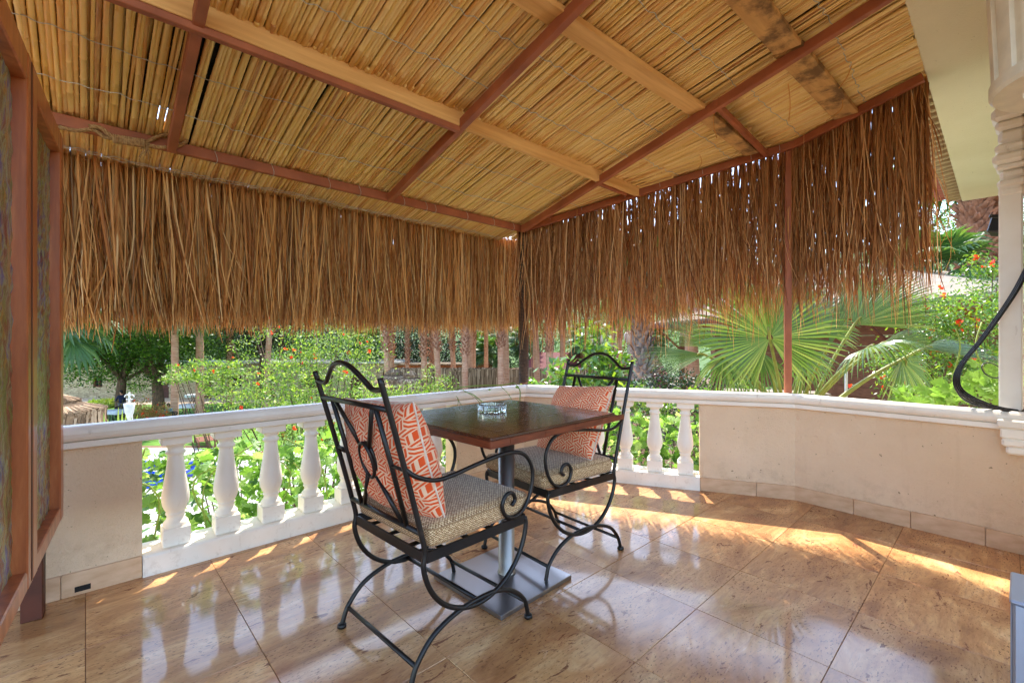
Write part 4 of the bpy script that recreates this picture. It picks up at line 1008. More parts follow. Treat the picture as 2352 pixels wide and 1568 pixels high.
pillow('orange and cream patterned pillow leaning on the back of the near chair', C1, -.205, .685, R(-16), R(3), R(4), .215, .098, 1, -.012)
pillow('orange and cream patterned pillow slumped sideways on the far chair', C2, -.185, .668, R(-31), R(-5), R(-3), .208, .082, 2, .0)
# ------------------------------------------------------------------ the garden, 4.9 m below the camera
GZ = -3.8
def struct(name, mb, mat, **k):
    o = mb.build(name, M[mat], None, **k); o['kind'] = 'structure'; return o
def g(x, y):
    """ground point seen at (x, y) of the 2352 x 1568 view"""
    Y = 1050 * (CAM_H - GZ) / (y - 784); return Vector(((x - 1176) / 1050 * Y, Y, GZ))
m = MB(); m.add([(-600, -600, GZ), (600, -600, GZ), (600, 600, GZ), (-600, 600, GZ)], [(0, 1, 2, 3)]); struct('ground', m, 'soil')
def sheet(name, poly, z, mat): n = len(poly); struct(name, MB().add([(x, y, z) for x, y in poly], [tuple(range(n))]), mat)
sheet('lawn', [(-60, 21.5), (-6, 21.5), (-4, 27), (-8, 36), (-14, 37.5), (-30, 36), (-60, 37)], GZ + .008, 'lawn')
sheet('path', [(-60, 36.2), (-30, 35.2), (-18, 36.6), (-9, 35), (-3, 30), (-3.0, 33), (-8, 38.5), (-18, 39.5), (-60, 39.6)], GZ + .014, 'gravel_path')
sheet('terrace_paving', [(-40, 3.5), (3, 5.2), (1.5, 20.8), (-40, 21.4)], GZ + .006, 'pale_paving')
pool = MB(); pool.add([(-26, 15.2, GZ + .012), (-11.9, 15.2, GZ + .012), (-12.2, 17.2, GZ + .012), (-26, 17.6, GZ + .012)], [(0, 1, 2, 3)]); struct('pool', pool, 'pool_water')
pe = MB(); pe.box(-26.2, -11.6, 17.65, 17.95, GZ + .013, GZ + .22, .02); pe.box(-11.85, -11.6, 15.2, 17.64, GZ + .013, GZ + .22, .02); struct('pool_kerb', pe, 'pool_tile')
# wooded slope closing the view
n = 60; xs = np.linspace(-260, 260, n); ys = np.linspace(62, 240, 24); gx, gy = np.meshgrid(xs, ys)
hz = GZ + 44 * (1 - np.exp(-((gy - 62) / 70) ** 1.3)) + 3.5 * np.sin(gx * .05) * (gy - 62) / 100 + RNG.normal(0, .8, gx.shape) * ((gy - 62) / 60).clip(0, 1)
idx = np.arange(n * 24).reshape(24, n); q = np.stack([idx[:-1, :-1], idx[:-1, 1:], idx[1:, 1:], idx[1:, :-1]], -1).reshape(-1, 4)
struct('hillside', MB().add(np.stack([gx, gy, hz], -1).reshape(-1, 3), q), 'hill_green', smooth=True)

# ---- leaves
def leaves(c, size, rng, flat=.5, asp=.45, fold=.25, up=None):
    """kite-shaped folded leaves (4 verts, 2 faces) at centres c"""
    n = len(c); d = rng.normal(size=(n, 3)); d[:, 2] *= flat; d /= np.linalg.norm(d, axis=1)[:, None]
    nr = rng.normal(size=(n, 3)); nr[:, 2] = np.abs(nr[:, 2]) + .5; s = np.cross(d, nr); s /= np.linalg.norm(s, axis=1)[:, None] + 1e-9; nn = np.cross(s, d)
    L = (size * rng.uniform(.65, 1.3, n))[:, None]
    V = np.stack([c - d * L * .5, c + s * L * asp * .5 - nn * L * fold * .2, c + d * L * .5 - nn * L * .08, c - s * L * asp * .5 - nn * L * fold * .2], 1).reshape(-1, 3)
    i = np.arange(n)[:, None] * 4; F = np.concatenate([i + [0, 1, 2], i + [0, 2, 3]], 0).astype(np.int64); F = np.sort(F.reshape(-1, 3), 0) if False else F
    return V, F
def crown_points(cx, r, n, clumps, rng, spread=.22, shell=.55, flat=1.0):
    r = np.array(r); d = rng.normal(size=(clumps, 3)); d /= np.linalg.norm(d, axis=1)[:, None]
    rad = shell + (1 - shell) * rng.random(clumps) ** .6; cc = d * rad[:, None] * rng.uniform(.82, 1.12, (clumps, 1))
    k = rng.integers(0, clumps, n); sz = rng.uniform(.6, 1.5, clumps)
    p = cc[k] + rng.normal(size=(n, 3)) * spread * sz[k][:, None] * np.array([1, 1, .7])
    return np.array(cx) + p * r, np.array(cx) + cc * r
def limbs(mb, base, h, r0, targets, rng, bend=.25):
    base = np.array(base, float); top = base + np.array([rng.normal(0, .05) * h, rng.normal(0, .05) * h, h])
    tr = spline([base, base + (top - base) * .4 + rng.normal(0, .03 * h, 3) * [1, 1, 0], top], 5); mb.tube(tr, np.linspace(r0, r0 * .62, len(tr)), 9)
    for t in targets:
        t = np.array(t); mid = top * .5 + t * .5 + np.array([0, 0, .12 * np.linalg.norm(t - top)])
        p = spline([top - (0, 0, .1 * h), mid, t], 4); mb.tube(p, np.linspace(r0 * .42, r0 * .08, len(p)), 6)
def tree(name, label, base, h, crown, r, n, size, mat, rng, clumps=60, trunk_r=.2, nl=9, group=None, spread=.2, shell=.5, asp=.45, cat='tree', flat=.6, bark='bark'):
    o = thing(name, label, cat, base, 0, group); b = np.array(base)
    p, cc = crown_points(np.array(crown) - b, r, n, clumps, rng, spread, shell)
    p = p[p[:, 2] > .15]
    V, F = leaves(p, size, rng, flat, asp); MB().add(V, F).build('crown', M[mat], o)
    tm = MB(); limbs(tm, (0, 0, -.05), h, trunk_r, cc[rng.choice(len(cc), min(nl, len(cc)), replace=False)], rng); tm.build('trunk', M[bark], o, True)
    return o
rt = np.random.default_rng(21)
GT = 'trees beyond the lawn'
a = g(365, 951); tree('shade_tree', 'dark leafy shade tree on the left lawn with a thick trunk behind the round tables', a, 2.6, (a.x - 1.4, a.y, 2.3), (4.9, 4.4, 3.7), 42000, .17, 'leaf_tree', rt, 120, .42, 14, GT, .16, .45)
a = Vector((-25.5, 30.0, GZ)); tree('shade_tree', 'second dark shade tree at the far left, its trunk beside the screen', a, 2.6, (a.x - 1.6, a.y + .5, 1.2), (4.8, 4.4, 3.5), 30000, .17, 'leaf_tree', rt, 90, .36, 12, GT, .17, .45)
a = Vector((-21.0, 38.0, GZ)); tree('shade_tree', 'spreading tree overhanging the stone building roof', a, 4.0, (a.x + 1, a.y, 3.4), (6.0, 4.5, 3.2), 22000, .2, 'leaf_dark', rt, 70, .3, 10, GT, .2, .4)
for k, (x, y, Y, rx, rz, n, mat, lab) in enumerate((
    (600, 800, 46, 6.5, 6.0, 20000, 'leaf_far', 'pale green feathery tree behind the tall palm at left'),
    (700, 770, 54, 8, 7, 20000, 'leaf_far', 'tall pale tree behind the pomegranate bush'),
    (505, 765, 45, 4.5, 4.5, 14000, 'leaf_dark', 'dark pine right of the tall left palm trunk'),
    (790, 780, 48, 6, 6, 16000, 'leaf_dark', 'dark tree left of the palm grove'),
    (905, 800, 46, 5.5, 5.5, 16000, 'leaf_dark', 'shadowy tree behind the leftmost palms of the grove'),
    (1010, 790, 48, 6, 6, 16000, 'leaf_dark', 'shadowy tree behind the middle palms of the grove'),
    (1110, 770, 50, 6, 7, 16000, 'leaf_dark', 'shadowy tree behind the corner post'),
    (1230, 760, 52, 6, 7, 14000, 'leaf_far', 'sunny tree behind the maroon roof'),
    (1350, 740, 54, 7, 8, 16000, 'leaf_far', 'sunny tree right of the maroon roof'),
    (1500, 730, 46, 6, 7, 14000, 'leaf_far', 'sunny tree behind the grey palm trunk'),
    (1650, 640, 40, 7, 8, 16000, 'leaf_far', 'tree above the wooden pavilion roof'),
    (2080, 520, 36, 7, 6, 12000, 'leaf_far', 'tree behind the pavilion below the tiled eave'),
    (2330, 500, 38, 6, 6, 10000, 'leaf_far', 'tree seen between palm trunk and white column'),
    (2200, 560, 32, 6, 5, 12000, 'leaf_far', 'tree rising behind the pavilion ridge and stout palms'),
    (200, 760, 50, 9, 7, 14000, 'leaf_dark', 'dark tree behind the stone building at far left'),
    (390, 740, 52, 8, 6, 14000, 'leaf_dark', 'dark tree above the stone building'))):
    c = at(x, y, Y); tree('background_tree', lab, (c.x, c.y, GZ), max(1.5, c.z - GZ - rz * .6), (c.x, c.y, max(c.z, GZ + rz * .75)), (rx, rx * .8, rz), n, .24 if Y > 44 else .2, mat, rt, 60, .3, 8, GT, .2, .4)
# low undergrowth filling the foot of the grove
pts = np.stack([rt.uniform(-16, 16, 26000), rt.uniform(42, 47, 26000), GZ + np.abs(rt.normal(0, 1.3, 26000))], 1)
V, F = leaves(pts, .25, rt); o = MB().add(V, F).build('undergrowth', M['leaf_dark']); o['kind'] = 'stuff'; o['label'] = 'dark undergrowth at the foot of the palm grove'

# ---- palms
def fan(mb, hub, axis, nrm, rad, blades, spread, rng, wid=1.0, droop=.25, tipdroop=.5, split=.55, segs=4, fold=.35, cone=.0):
    """a costapalmate leaf: blades radiate from the hub, joined near it, free and drooping at the tips"""
    axis = np.array(axis, float); axis /= np.linalg.norm(axis); nrm = np.array(nrm, float); nrm -= axis * (nrm @ axis); nrm /= np.linalg.norm(nrm); side = np.cross(nrm, axis)
    hub = np.array(hub, float); ang = np.linspace(-spread / 2, spread / 2, blades); da = spread / (blades - 1)
    t = np.linspace(.04, 1, segs + 1)
    for a0 in ang:
        a0 = a0 + rng.normal(0, da * .08); L = rad * (1 - (.22 if spread < 4 else .42) * abs(a0 / (spread / 2)) ** 2) * rng.uniform(.93, 1.05)
        d = math.cos(a0) * axis + math.sin(a0) * side; p = -math.sin(a0) * axis + math.cos(a0) * side
        ww = np.minimum(t, split) * L * math.tan(da / 2) * wid; ww = ww * np.interp(t, [0, split, .85, 1], [1, 1, .6, .06])
        dr = droop * L * t ** 2.2; td = tipdroop * L * rng.uniform(.5, 1.4) * np.clip((t - split) / (1 - split), 0, 1) ** 2 * .5
        c = hub + d * (t * L)[:, None] * np.sqrt(np.clip(1 - .5 * (td / L)[:, None], .2, 1)) + nrm * (cone * t * L)[:, None] - nrm * dr[:, None]; c[:, 2] -= td
        c += p * (rng.normal(0, .012) * L * np.clip(t - split, 0, 1))[:, None]
        V = np.stack([c - p * ww[:, None], c + nrm * (ww * fold)[:, None], c + p * ww[:, None]], 1).reshape(-1, 3)
        i = np.arange(segs)[:, None] * 3; F = np.concatenate([i + [0, 1, 4, 3], i + [1, 2, 5, 4]]); mb.add(V, F)
def palm_crown(seed, nleaf, rad, blades, low=-.9):
    rg = np.random.default_rng(seed); mb = MB()
    for k in range(nleaf):
        az = k * 2.399 + rg.normal(0, .2); el = low + (1.35 - low) * ((k + .5) / nleaf) ** .8
        d = np.array([math.cos(az) * math.cos(el), math.sin(az) * math.cos(el), math.sin(el)]); pl = rad * rg.uniform(.75, 1.05)
        hub = d * pl; up = np.array([0, 0, 1.]) - d * d[2]
        fan(mb, hub, d + np.array([0, 0, -.2]), up + .01, rad * .95, blades, R(230), rg, 1.15, .15, .35, .6, 3)
        mb.tube(np.stack([d * .05, d * pl]), .02 * rad, 4)
    return mb
CR = []
for k in range(3):
    me = palm_crown(40 + k, 30, 1.15, 22).mesh('crown'); me.materials.append(M['leaf_palm_far']); CR.append(me)
def palm_trunk(seed, h, r, boot=1.6, mat='palm_bark', lean=.0, bm='palm_boot'):
    rg = np.random.default_rng(seed); z = np.linspace(0, h, 40)
    x = lean * (z / h) ** 1.5 + rg.normal(0, .05) * np.sin(z / h * 3); rr = r * np.interp(z / h, [0, .05, .5, 1], [1.25, 1.02, .95, .9]) * (1 + .02 * np.sin(z * 23))
    tr = MB().tube(np.stack([x, 0 * z, z], 1), rr, 12)
    bo = MB(); nb = int(boot * 34 * (r / .2)); 
    for k in range(nb):
        zz = h - boot + boot * k / nb; a = k * 2.399; d = np.array([math.cos(a), math.sin(a), 0]); L = rg.uniform(.16, .34) * (r / .2) ** .7; w = .075 * (r / .2)
        xx = lean * (zz / h) ** 1.5; b = np.array([xx, 0, zz]) + d * r * .85; s = np.array([-d[1], d[0], 0]); tip = b + d * L * rg.uniform(.3, .75) + np.array([0, 0, L * rg.uniform(.5, .95)])
        tip2 = tip + d * L * .15 - np.array([0, 0, L * .12])
        bo.add([b - s * w, b + s * w, tip + s * w * .45, tip - s * w * .45, b + d * .03 - (0, 0, .06), tip2], [(0, 1, 2, 3), (0, 3, 5, 4), (1, 4, 5, 2), (2, 5, 3)])
    return tr, bo
TRK = {}
def palm(label, x, Y, r=.2, h=5.6, boot=1.5, lean=0.0, crown=True, cs_=1.0, seed=0, grp='tall fan palms in the grove', bmat='palm_boot'):
    X = (x - 1176) / 1050 * Y; o = thing('fan_palm', label, 'palm', (X, Y, GZ), random.uniform(0, 6.28) if not lean else 0, grp)
    t, b = palm_trunk(seed, h, r, boot, lean=lean, bm=bmat); t.build('trunk', M['palm_bark'], o, True)
    b.build('leaf_bases', M[bmat], o)
    if crown: ob('crown', CR[seed % 3], None, o, loc=(lean, 0, h + .25), rot=(0, 0, seed * 1.3), scale=cs_)
    return o
PALMS = [
 ('thick smooth palm trunk rising from the lawn beside the white table', 459, 30, .235, 6.6, .5, 0), ('thin dark palm trunk right of the thick lawn palm', 527, 36, .17, 6.8, 3.6, 0),
 ('leaning palm trunk behind the pomegranate blossoms', 612, 33, .2, 6.9, .6, .3), ('dark shaggy palm trunk half hidden in the pomegranate', 646, 40, .18, 6.4, 2.6, 0),
 ('leftmost pale trunk of the palm grove, leaning left', 894, 29, .2, 5.3, 1.1, -.32), ('dim shaggy trunk just behind the leftmost grove palm', 899, 37, .19, 6.6, 3.2, 0),
 ('slim shaggy trunk in the shade right of the leftmost grove palm', 936, 36, .16, 5.8, 2.8, 0), ('palm trunk with long brown boots, third pale trunk of the grove', 974, 29.5, .2, 5.6, 1.7, 0),
 ('dim shaggy trunk between the two booted grove palms', 992, 38, .18, 6.0, 3.4, 0), ('palm trunk leaning left with brown boots, fourth pale trunk', 1010, 28.5, .2, 5.5, 1.2, -.3),
 ('slim orange trunk leaning left behind the thatched canopy', 1046, 36, .2, 6.3, 2.2, -.4), ('pale front trunk standing before the thatched canopy left of the post', 1068, 27.5, .2, 5.2, 1.2, 0),
 ('orange trunk just right of the pale front trunk', 1079, 35, .2, 6.6, .4, .1), ('brown trunk, the right one of the close pair by the front palm', 1087, 36, .2, 6.2, 1.6, 0),
 ('slim red brown trunk between the front palms', 1116, 37, .18, 6.6, .7, 0), ('stubby trunk behind the slim red brown palm', 1124, 40, .19, 4.2, 1.2, 0),
 ('pale front trunk with short boots left of the rope post', 1150, 27.5, .21, 5.1, .6, 0), ('orange ringed trunk touching the front palm by the rope post', 1163, 31, .21, 7.0, .2, -.2),
 ('curving ringed trunk right of the rope post', 1236, 31, .21, 7.0, .2, -.25), ('thin trunk behind the curving ringed palm', 1228, 36, .17, 7.0, .3, 0),
 ('pale trunk with shaggy boots right of the rope post', 1262, 27.0, .22, 5.6, 1.3, 0), ('ringed trunk behind the glossy shrub, left one', 1290, 31, .19, 7.2, .2, .1),
 ('tall trunk behind the glossy shrub, right one', 1412, 30, .2, 7.4, 1.6, -.1), ('thin trunk beside the grey shaggy palm', 1424, 38, .18, 7.2, 2.2, 0),
 ('trunk close behind the grey shaggy palm', 1456, 32, .2, 7.0, .2, 0), ('pale trunk under the pavilion eave, left', 1570, 24, .2, 5.2, .2, 0), ('thick pale trunk under the pavilion eave, leaning', 1604, 21, .3, 5.0, .2, -.4), ('pale trunk under the pavilion eave, right', 1644, 22, .26, 5.0, .2, 0),
 ('palm with low crown filling the gap in the grove shade', 845, 41, .18, 5.0, 1.5, 0), ('palm with low crown behind the slim red brown trunk', 1100, 43, .18, 4.6, 1.5, 0), ('palm with low crown behind the curving ringed trunk', 1205, 44, .18, 5.2, 1.5, 0), ('palm with low crown far behind the glossy shrub', 1340, 42, .18, 5.4, 1.5, 0), ('palm with low crown behind the grey shaggy trunk', 1500, 40, .18, 5.4, 1.5, 0)]
for k, (lab, x, Y, r, h, bt, ln) in enumerate(PALMS):
    if 'low crown' in lab or 'stubby' in lab: palm(lab, x, Y, r, h - .6, bt, ln, True, 1.0, k)
    else:
        z0 = h - bt; H = max(h + 2.6, 8.6); palm(lab, x, Y, r, H, H - z0 if bt > .45 else .35, ln * 1.4, True, random.uniform(.95, 1.2), k)
# grey shaggy trunk and the two stout red-brown ones at the right
palm('stout grey palm trunk with peeling leaf bases left of the pavilion', 1474, 14.0, .24, 6.4, 3.6, 0, True, .9, 51, 'stout shaggy palms at the right', 'palm_boot_grey')
palm('stout red brown shaggy palm trunk under the eave, left of the pair', 2236, 17.0, .38, 12.5, 6.5, 0, True, 1.5, 52, 'stout shaggy palms at the right')
palm('stout red brown shaggy palm trunk under the eave, right of the pair', 2288, 17.8, .38, 12.5, 6.5, 0, True, 1.5, 53, 'stout shaggy palms at the right')
palm('low fan palm seen through the fringe end under the eave', 2140, 14.5, .2, 6.6, 1.0, 0, True, 1.0, 54, 'stout shaggy palms at the right')
palm('palm whose drooping fronds hang at the far left over the lawn', 120, 21, .2, 6.0, 1.0, 0, True, 1.5, 55, 'tall fan palms in the grove')
palm('palm whose yellow green fronds hang over the shade tree', 400, 27, .2, 7.2, 1.0, 0, True, 1.5, 56, 'tall fan palms in the grove')

# ---- near fan palm beyond the right rail: every leaf a part
fp = thing('young_fan_palm', 'large young fan palm with splayed green leaves just outside the right rail', 'palm', (3.0, 4.95, GZ)); fo = np.array((3.0, 4.95, GZ))
rg = np.random.default_rng(77)
def frond(x, y, Y, ax, nr, rad, blades, spr, root=None, droop=.12, td=.35, split=.6, fold=.3, cone=0.0):
    hub = np.array(at(x, y, Y)) - fo; mb = MB(); fan(mb, hub, ax, nr, rad, blades, R(spr), rg, 1, droop, td, split, 7, fold, cone)
    l = mb.build('leaf', M['leaf_palm'], fp)
    r0 = np.array(at(*(root or (1806, 985, 4.9)))) - fo; mid = (hub + r0) / 2 + np.array([0, .0, .06])
    MB().tube(spline([r0, mid, hub, hub + np.array(ax) / np.linalg.norm(ax) * rad * .12], 6), np.linspace(.022, .009, 19), 6).build('petiole', M['petiole'], l, True)
frond(1768, 776, 4.25, (-.02, .22, .97), (0, -1, .25), .86, 62, 310, droop=-.02, td=.12, split=.58, fold=.65)
frond(1620, 815, 4.55, (-.99, -.12, -.02), (0, -.5, .86), .70, 38, 62, (1800, 940, 4.9), .05, .08, .5, .6)
frond(1662, 818, 4.6, (.25, -.3, -.6), (0, -.7, .6), .5, 26, 170, (1800, 950, 4.9), .2, .7, .4)
frond(1668, 800, 5.0, (-.90, .1, .42), (.3, -.9, .3), .76, 34, 46, (1800, 960, 5.0), .02, .06, .5, .6)
frond(1900, 802, 4.3, (.44, .1, .88), (-.75, -.6, .3), .64, 30, 22, (1830, 960, 4.9), 0, .05, .9, .6)
frond(1962, 745, 4.95, (.68, .1, .70), (-.3, -.9, .3), 1.0, 52, 110, (1850, 960, 4.95), .02, .08, .6, .6)
frond(1992, 800, 4.35, (.1, -.35, .15), (0, -.45, .9), .50, 44, 300, (1840, 960, 4.8), .25, .6, .4, .6)
frond(2020, 792, 4.5, (.98, .05, .16), (0, -.6, .8), .78, 40, 46, (1840, 960, 4.8), .05, .1, .5, .6)
frond(2120, 800, 4.9, (.98, .1, .03), (0, -.5, .85), .9, 36, 50, (1860, 970, 4.9), .06, .1, .5, .6)
frond(1745, 806, 4.8, (-.45, -.3, -.75), (-.3, -.8, .4), .5, 26, 140, (1800, 960, 4.9), .15, .55, .45)
frond(1850, 812, 4.9, (.2, -.3, -.85), (0, -.9, .3), .42, 26, 170, (1815, 960, 4.9), .15, .55, .45)
frond(2070, 826, 4.9, (.45, -.2, -.8), (.2, -.9, .3), .62, 26, 150, (1850, 980, 4.9), .15, .5, .45)
frond(1860, 742, 5.4, (.25, .4, .85), (0, -1, .35), .72, 50, 220, (1830, 960, 5.1), .02, .12, .64, .6)
st = MB(); st.tube(np.array([(0, 0, 0), (.02, 0, 1.6), (-.02, .0, 3.3), (.0, -.02, 3.95)]), np.array([.17, .14, .14, .11]), 12); st.build('trunk', M['palm_boot'], fp, True)

# ---- shrubs with small leaves and orange blossoms
def flowers(mb, c, rng, s=.03):
    for p in c:
        s_ = s * rng.uniform(.7, 1.3)
        for k in range(6):
            d = rng.normal(size=3); d /= np.linalg.norm(d); e = rng.normal(size=3); e = np.cross(d, e); e /= np.linalg.norm(e); f = np.cross(d, e)
            q = p + d * s_ * .55; mb.add([p, q + e * s_ * .6, q + d * s_ * .5, q - e * s_ * .6 + f * s_ * .2], [(0, 1, 2, 3)])
def shrub(name, label, base, blobs, n, size, mat, rng, nf=0, fs=.03, asp=.36, cat='shrub', group=None, clumps=30, stems=10, spread=.2, flat=1.0, shell=.35, sm='bark', sr=.02):
    o = thing(name, label, cat, base, 0, group); b = np.array(base); P_ = []; C_ = []; tot = sum(q[3] * q[4] * q[5] for q in blobs)
    for (x, y, z, rx, ry, rz) in blobs:
        p, cc = crown_points((x - b[0], y - b[1], z - b[2]), (rx, ry, rz), int(n * rx * ry * rz / tot), clumps, rng, spread, shell); P_.append(p); C_.append(cc)
    p = np.concatenate(P_); cc = np.concatenate(C_)
    V, F = leaves(p, size, rng, flat, asp); MB().add(V, F).build('foliage', M[mat], o)
    sm_ = MB()
    for t in cc[rng.choice(len(cc), min(stems, len(cc)), replace=False)]:
        mid = np.array([t[0] * .45, t[1] * .45, max(t[2] * .6, .2)]) + rng.normal(0, .06, 3); pt = spline([(rng.normal(0, .04), rng.normal(0, .04), -.03), mid, t], 6); sm_.tube(pt, np.linspace(sr, sr * .25, len(pt)), 5)
    sm_.build('stems', M[sm], o, True)
    if nf:
        fm = MB(); q = p[rng.choice(len(p), nf, replace=False)]; q = q + (q - q.mean(0)) * .04; q[:, 1] -= .04; flowers(fm, q, rng, fs); fo_ = fm.build('blossoms', M['flower_orange'], o); fo_['kind'] = 'stuff'
    return o
rs = np.random.default_rng(5)
def blob(x, y, Y, rx, rz, ry=None): c = at(x, y, Y); return (c.x, c.y, c.z, rx, ry or rx * .8, rz)
PG = 'flowering pomegranate bushes'
b0 = at(720, 900, 7.4)
shrub('pomegranate_bush', 'bright green pomegranate bush with orange blossoms beyond the left rail', (b0.x, b0.y, GZ),
      [blob(760, 790, 7.6, .62, .42), blob(690, 840, 7.2, .55, .5), blob(620, 890, 6.6, .6, .42), blob(820, 820, 7.8, .5, .55), blob(560, 905, 6.2, .4, .3), blob(800, 900, 7.0, .6, .4), blob(690, 960, 6.8, 1.0, .6), blob(560, 800, 7.6, .26, .2), blob(800, 760, 8.0, .45, .22), blob(620, 760, 8.2, .35, .25)],
      15000, .052, 'leaf_pom', rs, 50, .034, .34, group=PG, clumps=26, stems=26, spread=.24, sr=.022)
b0 = at(440, 860, 7.6)
shrub('pomegranate_bush', 'loose pomegranate branches arching left above the lawn table', (b0.x + .8, b0.y, GZ), [blob(450, 855, 7.4, .42, .16), blob(400, 868, 7.3, .22, .1), blob(520, 845, 7.4, .4, .2), blob(500, 890, 7.2, .3, .22)], 2200, .062, 'leaf_pom', rs, 6, .03, .36, group=PG, clumps=16, stems=14, spread=.22, sr=.016)
b0 = at(1000, 905, 6.0)
shrub('pomegranate_bush', 'low yellow green pomegranate sprigs rising behind the rail left of the rope post', (b0.x, b0.y, GZ), [blob(1020, 885, 6.2, .2, .24), blob(960, 905, 6.0, .3, .16), blob(1060, 915, 5.8, .25, .12), blob(900, 915, 5.8, .35, .14), blob(985, 860, 6.6, .12, .14)], 3600, .04, 'leaf_pom', rs, 0, .02, .3, group=PG, clumps=18, stems=14, spread=.25, sr=.012)
b0 = at(2210, 760, 5.8)
shrub('pomegranate_bush', 'pomegranate bush with scarlet blossoms beside the white column', (b0.x, b0.y, GZ), [blob(2200, 720, 5.9, .55, .42), blob(2270, 780, 5.6, .5, .5), blob(2140, 790, 6.0, .5, .45), blob(2230, 850, 5.4, .6, .4), blob(2100, 860, 5.8, .5, .35), blob(2230, 640, 6.3, .35, .3), blob(2300, 660, 6.0, .4, .3), blob(2060, 820, 6.2, .4, .3)], 12500, .05, 'leaf_glossy', rs, 62, .036, .38, group=PG, clumps=26, stems=22, spread=.22, sr=.02)
b0 = at(1360, 850, 6.6)
shrub('glossy_shrub', 'glossy large leaved shrub behind the far chair', (b0.x, b0.y, GZ), [blob(1360, 800, 6.8, .36, .34), blob(1310, 860, 6.5, .34, .3), blob(1410, 850, 6.6, .34, .34), blob(1370, 910, 6.4, .6, .4), blob(1275, 885, 6.4, .16, .16), blob(1385, 760, 7.0, .22, .16)], 1500, .13, 'leaf_glossy', rs, 0, 0, .42, clumps=18, stems=20, spread=.26, sr=.018)
b0 = at(1222, 905, 5.4)
shrub('glossy_sprig', 'single glossy leaved sprig just right of the rope post', (b0.x, b0.y, b0.z - .5), [blob(1222, 880, 5.4, .08, .07), blob(1215, 898, 5.4, .06, .05)], 26, .11, 'leaf_glossy', rs, 0, 0, .42, clumps=4, stems=4, spread=.35, sm='vine_stem', sr=.008, cat='plant')
b0 = at(1545, 875, 9)
shrub('hedge_shrub', 'dense small leaved dark green shrub under the left palm leaf', (b0.x, b0.y, GZ), [blob(1550, 865, 9.0, .5, .28), blob(1600, 890, 8.6, .5, .3), blob(1500, 900, 9.0, .5, .35), blob(1480, 950, 8.5, 1.2, .8), blob(1640, 950, 8.2, 1.0, .8)], 9000, .06, 'leaf_dark', rs, 0, 0, .5, clumps=40, stems=10, spread=.2)
b0 = at(1500, 905, 5.6)
shrub('low_green_shrub', 'mixed low green leaves along the rail below the grey palm', (b0.x, b0.y, GZ), [blob(1450, 905, 6.4, .3, .16), blob(1500, 915, 6.0, .4, .2), blob(1610, 915, 5.8, .4, .16), blob(1700, 900, 6.6, .35, .16)], 2000, .07, 'leaf_glossy', rs, 0, 0, .36, clumps=18, stems=14, spread=.25)
# reddish photinia and planting on the lawn
b0 = Vector((-836 / 1050 * 24.9, 28.9, GZ)); shrub('red_tip_shrub', 'green shrub with red young leaves between lantern and seated man', (b0.x, b0.y - 4, GZ), [(b0.x, b0.y - 4, GZ + 1.0, 1.0, .9, .9), (b0.x + .6, b0.y - 4.2, GZ + .7, .7, .7, .7)], 5200, .10, 'leaf_red', rs, 30, .07, .4, clumps=30, stems=14)
b0 = g(240, 936); shrub('agave_clump', 'spiky variegated plant clump behind the left round table', (b0.x, b0.y, GZ), [(b0.x, b0.y, GZ + .35, .9, .7, .35)], 900, .5, 'leaf_yucca', rs, 0, 0, .16, clumps=10, stems=4, flat=1.4, cat='plant')
for k, (x, lab) in enumerate(((470, 'bushes at the foot of the stone wall beside the far white table'), (305, 'dark plants at the foot of the stone wall by the standing man'))):
    b0 = g(x, 912); shrub('wall_planting', lab, (b0.x, b0.y, GZ), [(b0.x, b0.y, GZ + .6, 1.8, .6, .6), (b0.x + 2, b0.y, GZ + .5, 1.2, .6, .5)], 4000, .18, 'leaf_dark', rs, 0, 0, .4, clumps=30, stems=8)
# sword leaves standing up behind the rail at the left
yc = thing('sword_plant', 'yellow green sword shaped leaves poking up behind the left rail', 'plant', at(285, 1010, 9.0)); yo = np.array(at(285, 1010, 9.0))
for k, (x, y) in enumerate(((238, 948), (272, 935), (281, 940), (289, 950), (303, 958), (316, 953), (247, 962), (295, 968))):
    tip = np.array(at(x, y, 9.0)) - yo; bs = np.array([(x - 280) / 1050 * 9 * .5, random.uniform(-.1, .1), -.25]); md = (tip + bs) / 2 + np.array([0, -.05, 0]); s = np.array([.028, .01, 0])
    MB().add([bs - s, bs + (0, .012, 0), bs + s, md - s * 1.1, md + (0, .012, 0), md + s * 1.1, tip - s * .1, tip, tip + s * .1], [(0, 1, 4, 3), (1, 2, 5, 4), (3, 4, 7, 6), (4, 5, 8, 7)]).build('leaf', M['leaf_yucca'], yc)
MB().tube(np.array([(0, 0, yo[2] * 0 - .2), (0, 0, GZ - yo[2])]), .06, 8).build('stem', M['bark'], yc)

# ---- grape vines just outside the balustrade: big lobed leaves
def vine_leaf(seed):
    rg = np.random.default_rng(seed); outl = [(0, -.12), (.22, -.32), (.50, -.28), (.46, -.02), (.74, .10), (.60, .26), (.66, .50), (.36, .46), (.26, .66), (.10, .70), (0, 1.0)]
    outl = [(x * rg.uniform(.9, 1.1), y * rg.uniform(.92, 1.08)) for x, y in outl]; pts = outl + [(-x * rg.uniform(.92, 1.06), y) for x, y in outl[-2:0:-1]]
    n = len(pts); V = [(0, .05, .0)] + [(x, y, -.22 * (x * x) - .18 * max(y, 0) ** 2 + rg.normal(0, .035)) for x, y in pts]
    return MB().add(np.array(V) * .5, [(0, i + 1, (i + 1) % n + 1) for i in range(n)])
VL = []
for k in range(7):
    me = vine_leaf(k).mesh('leaf'); me.materials.append(M['leaf_vine']); VL.append(me)
VLB = [vine_leaf(k) for k in range(7)]
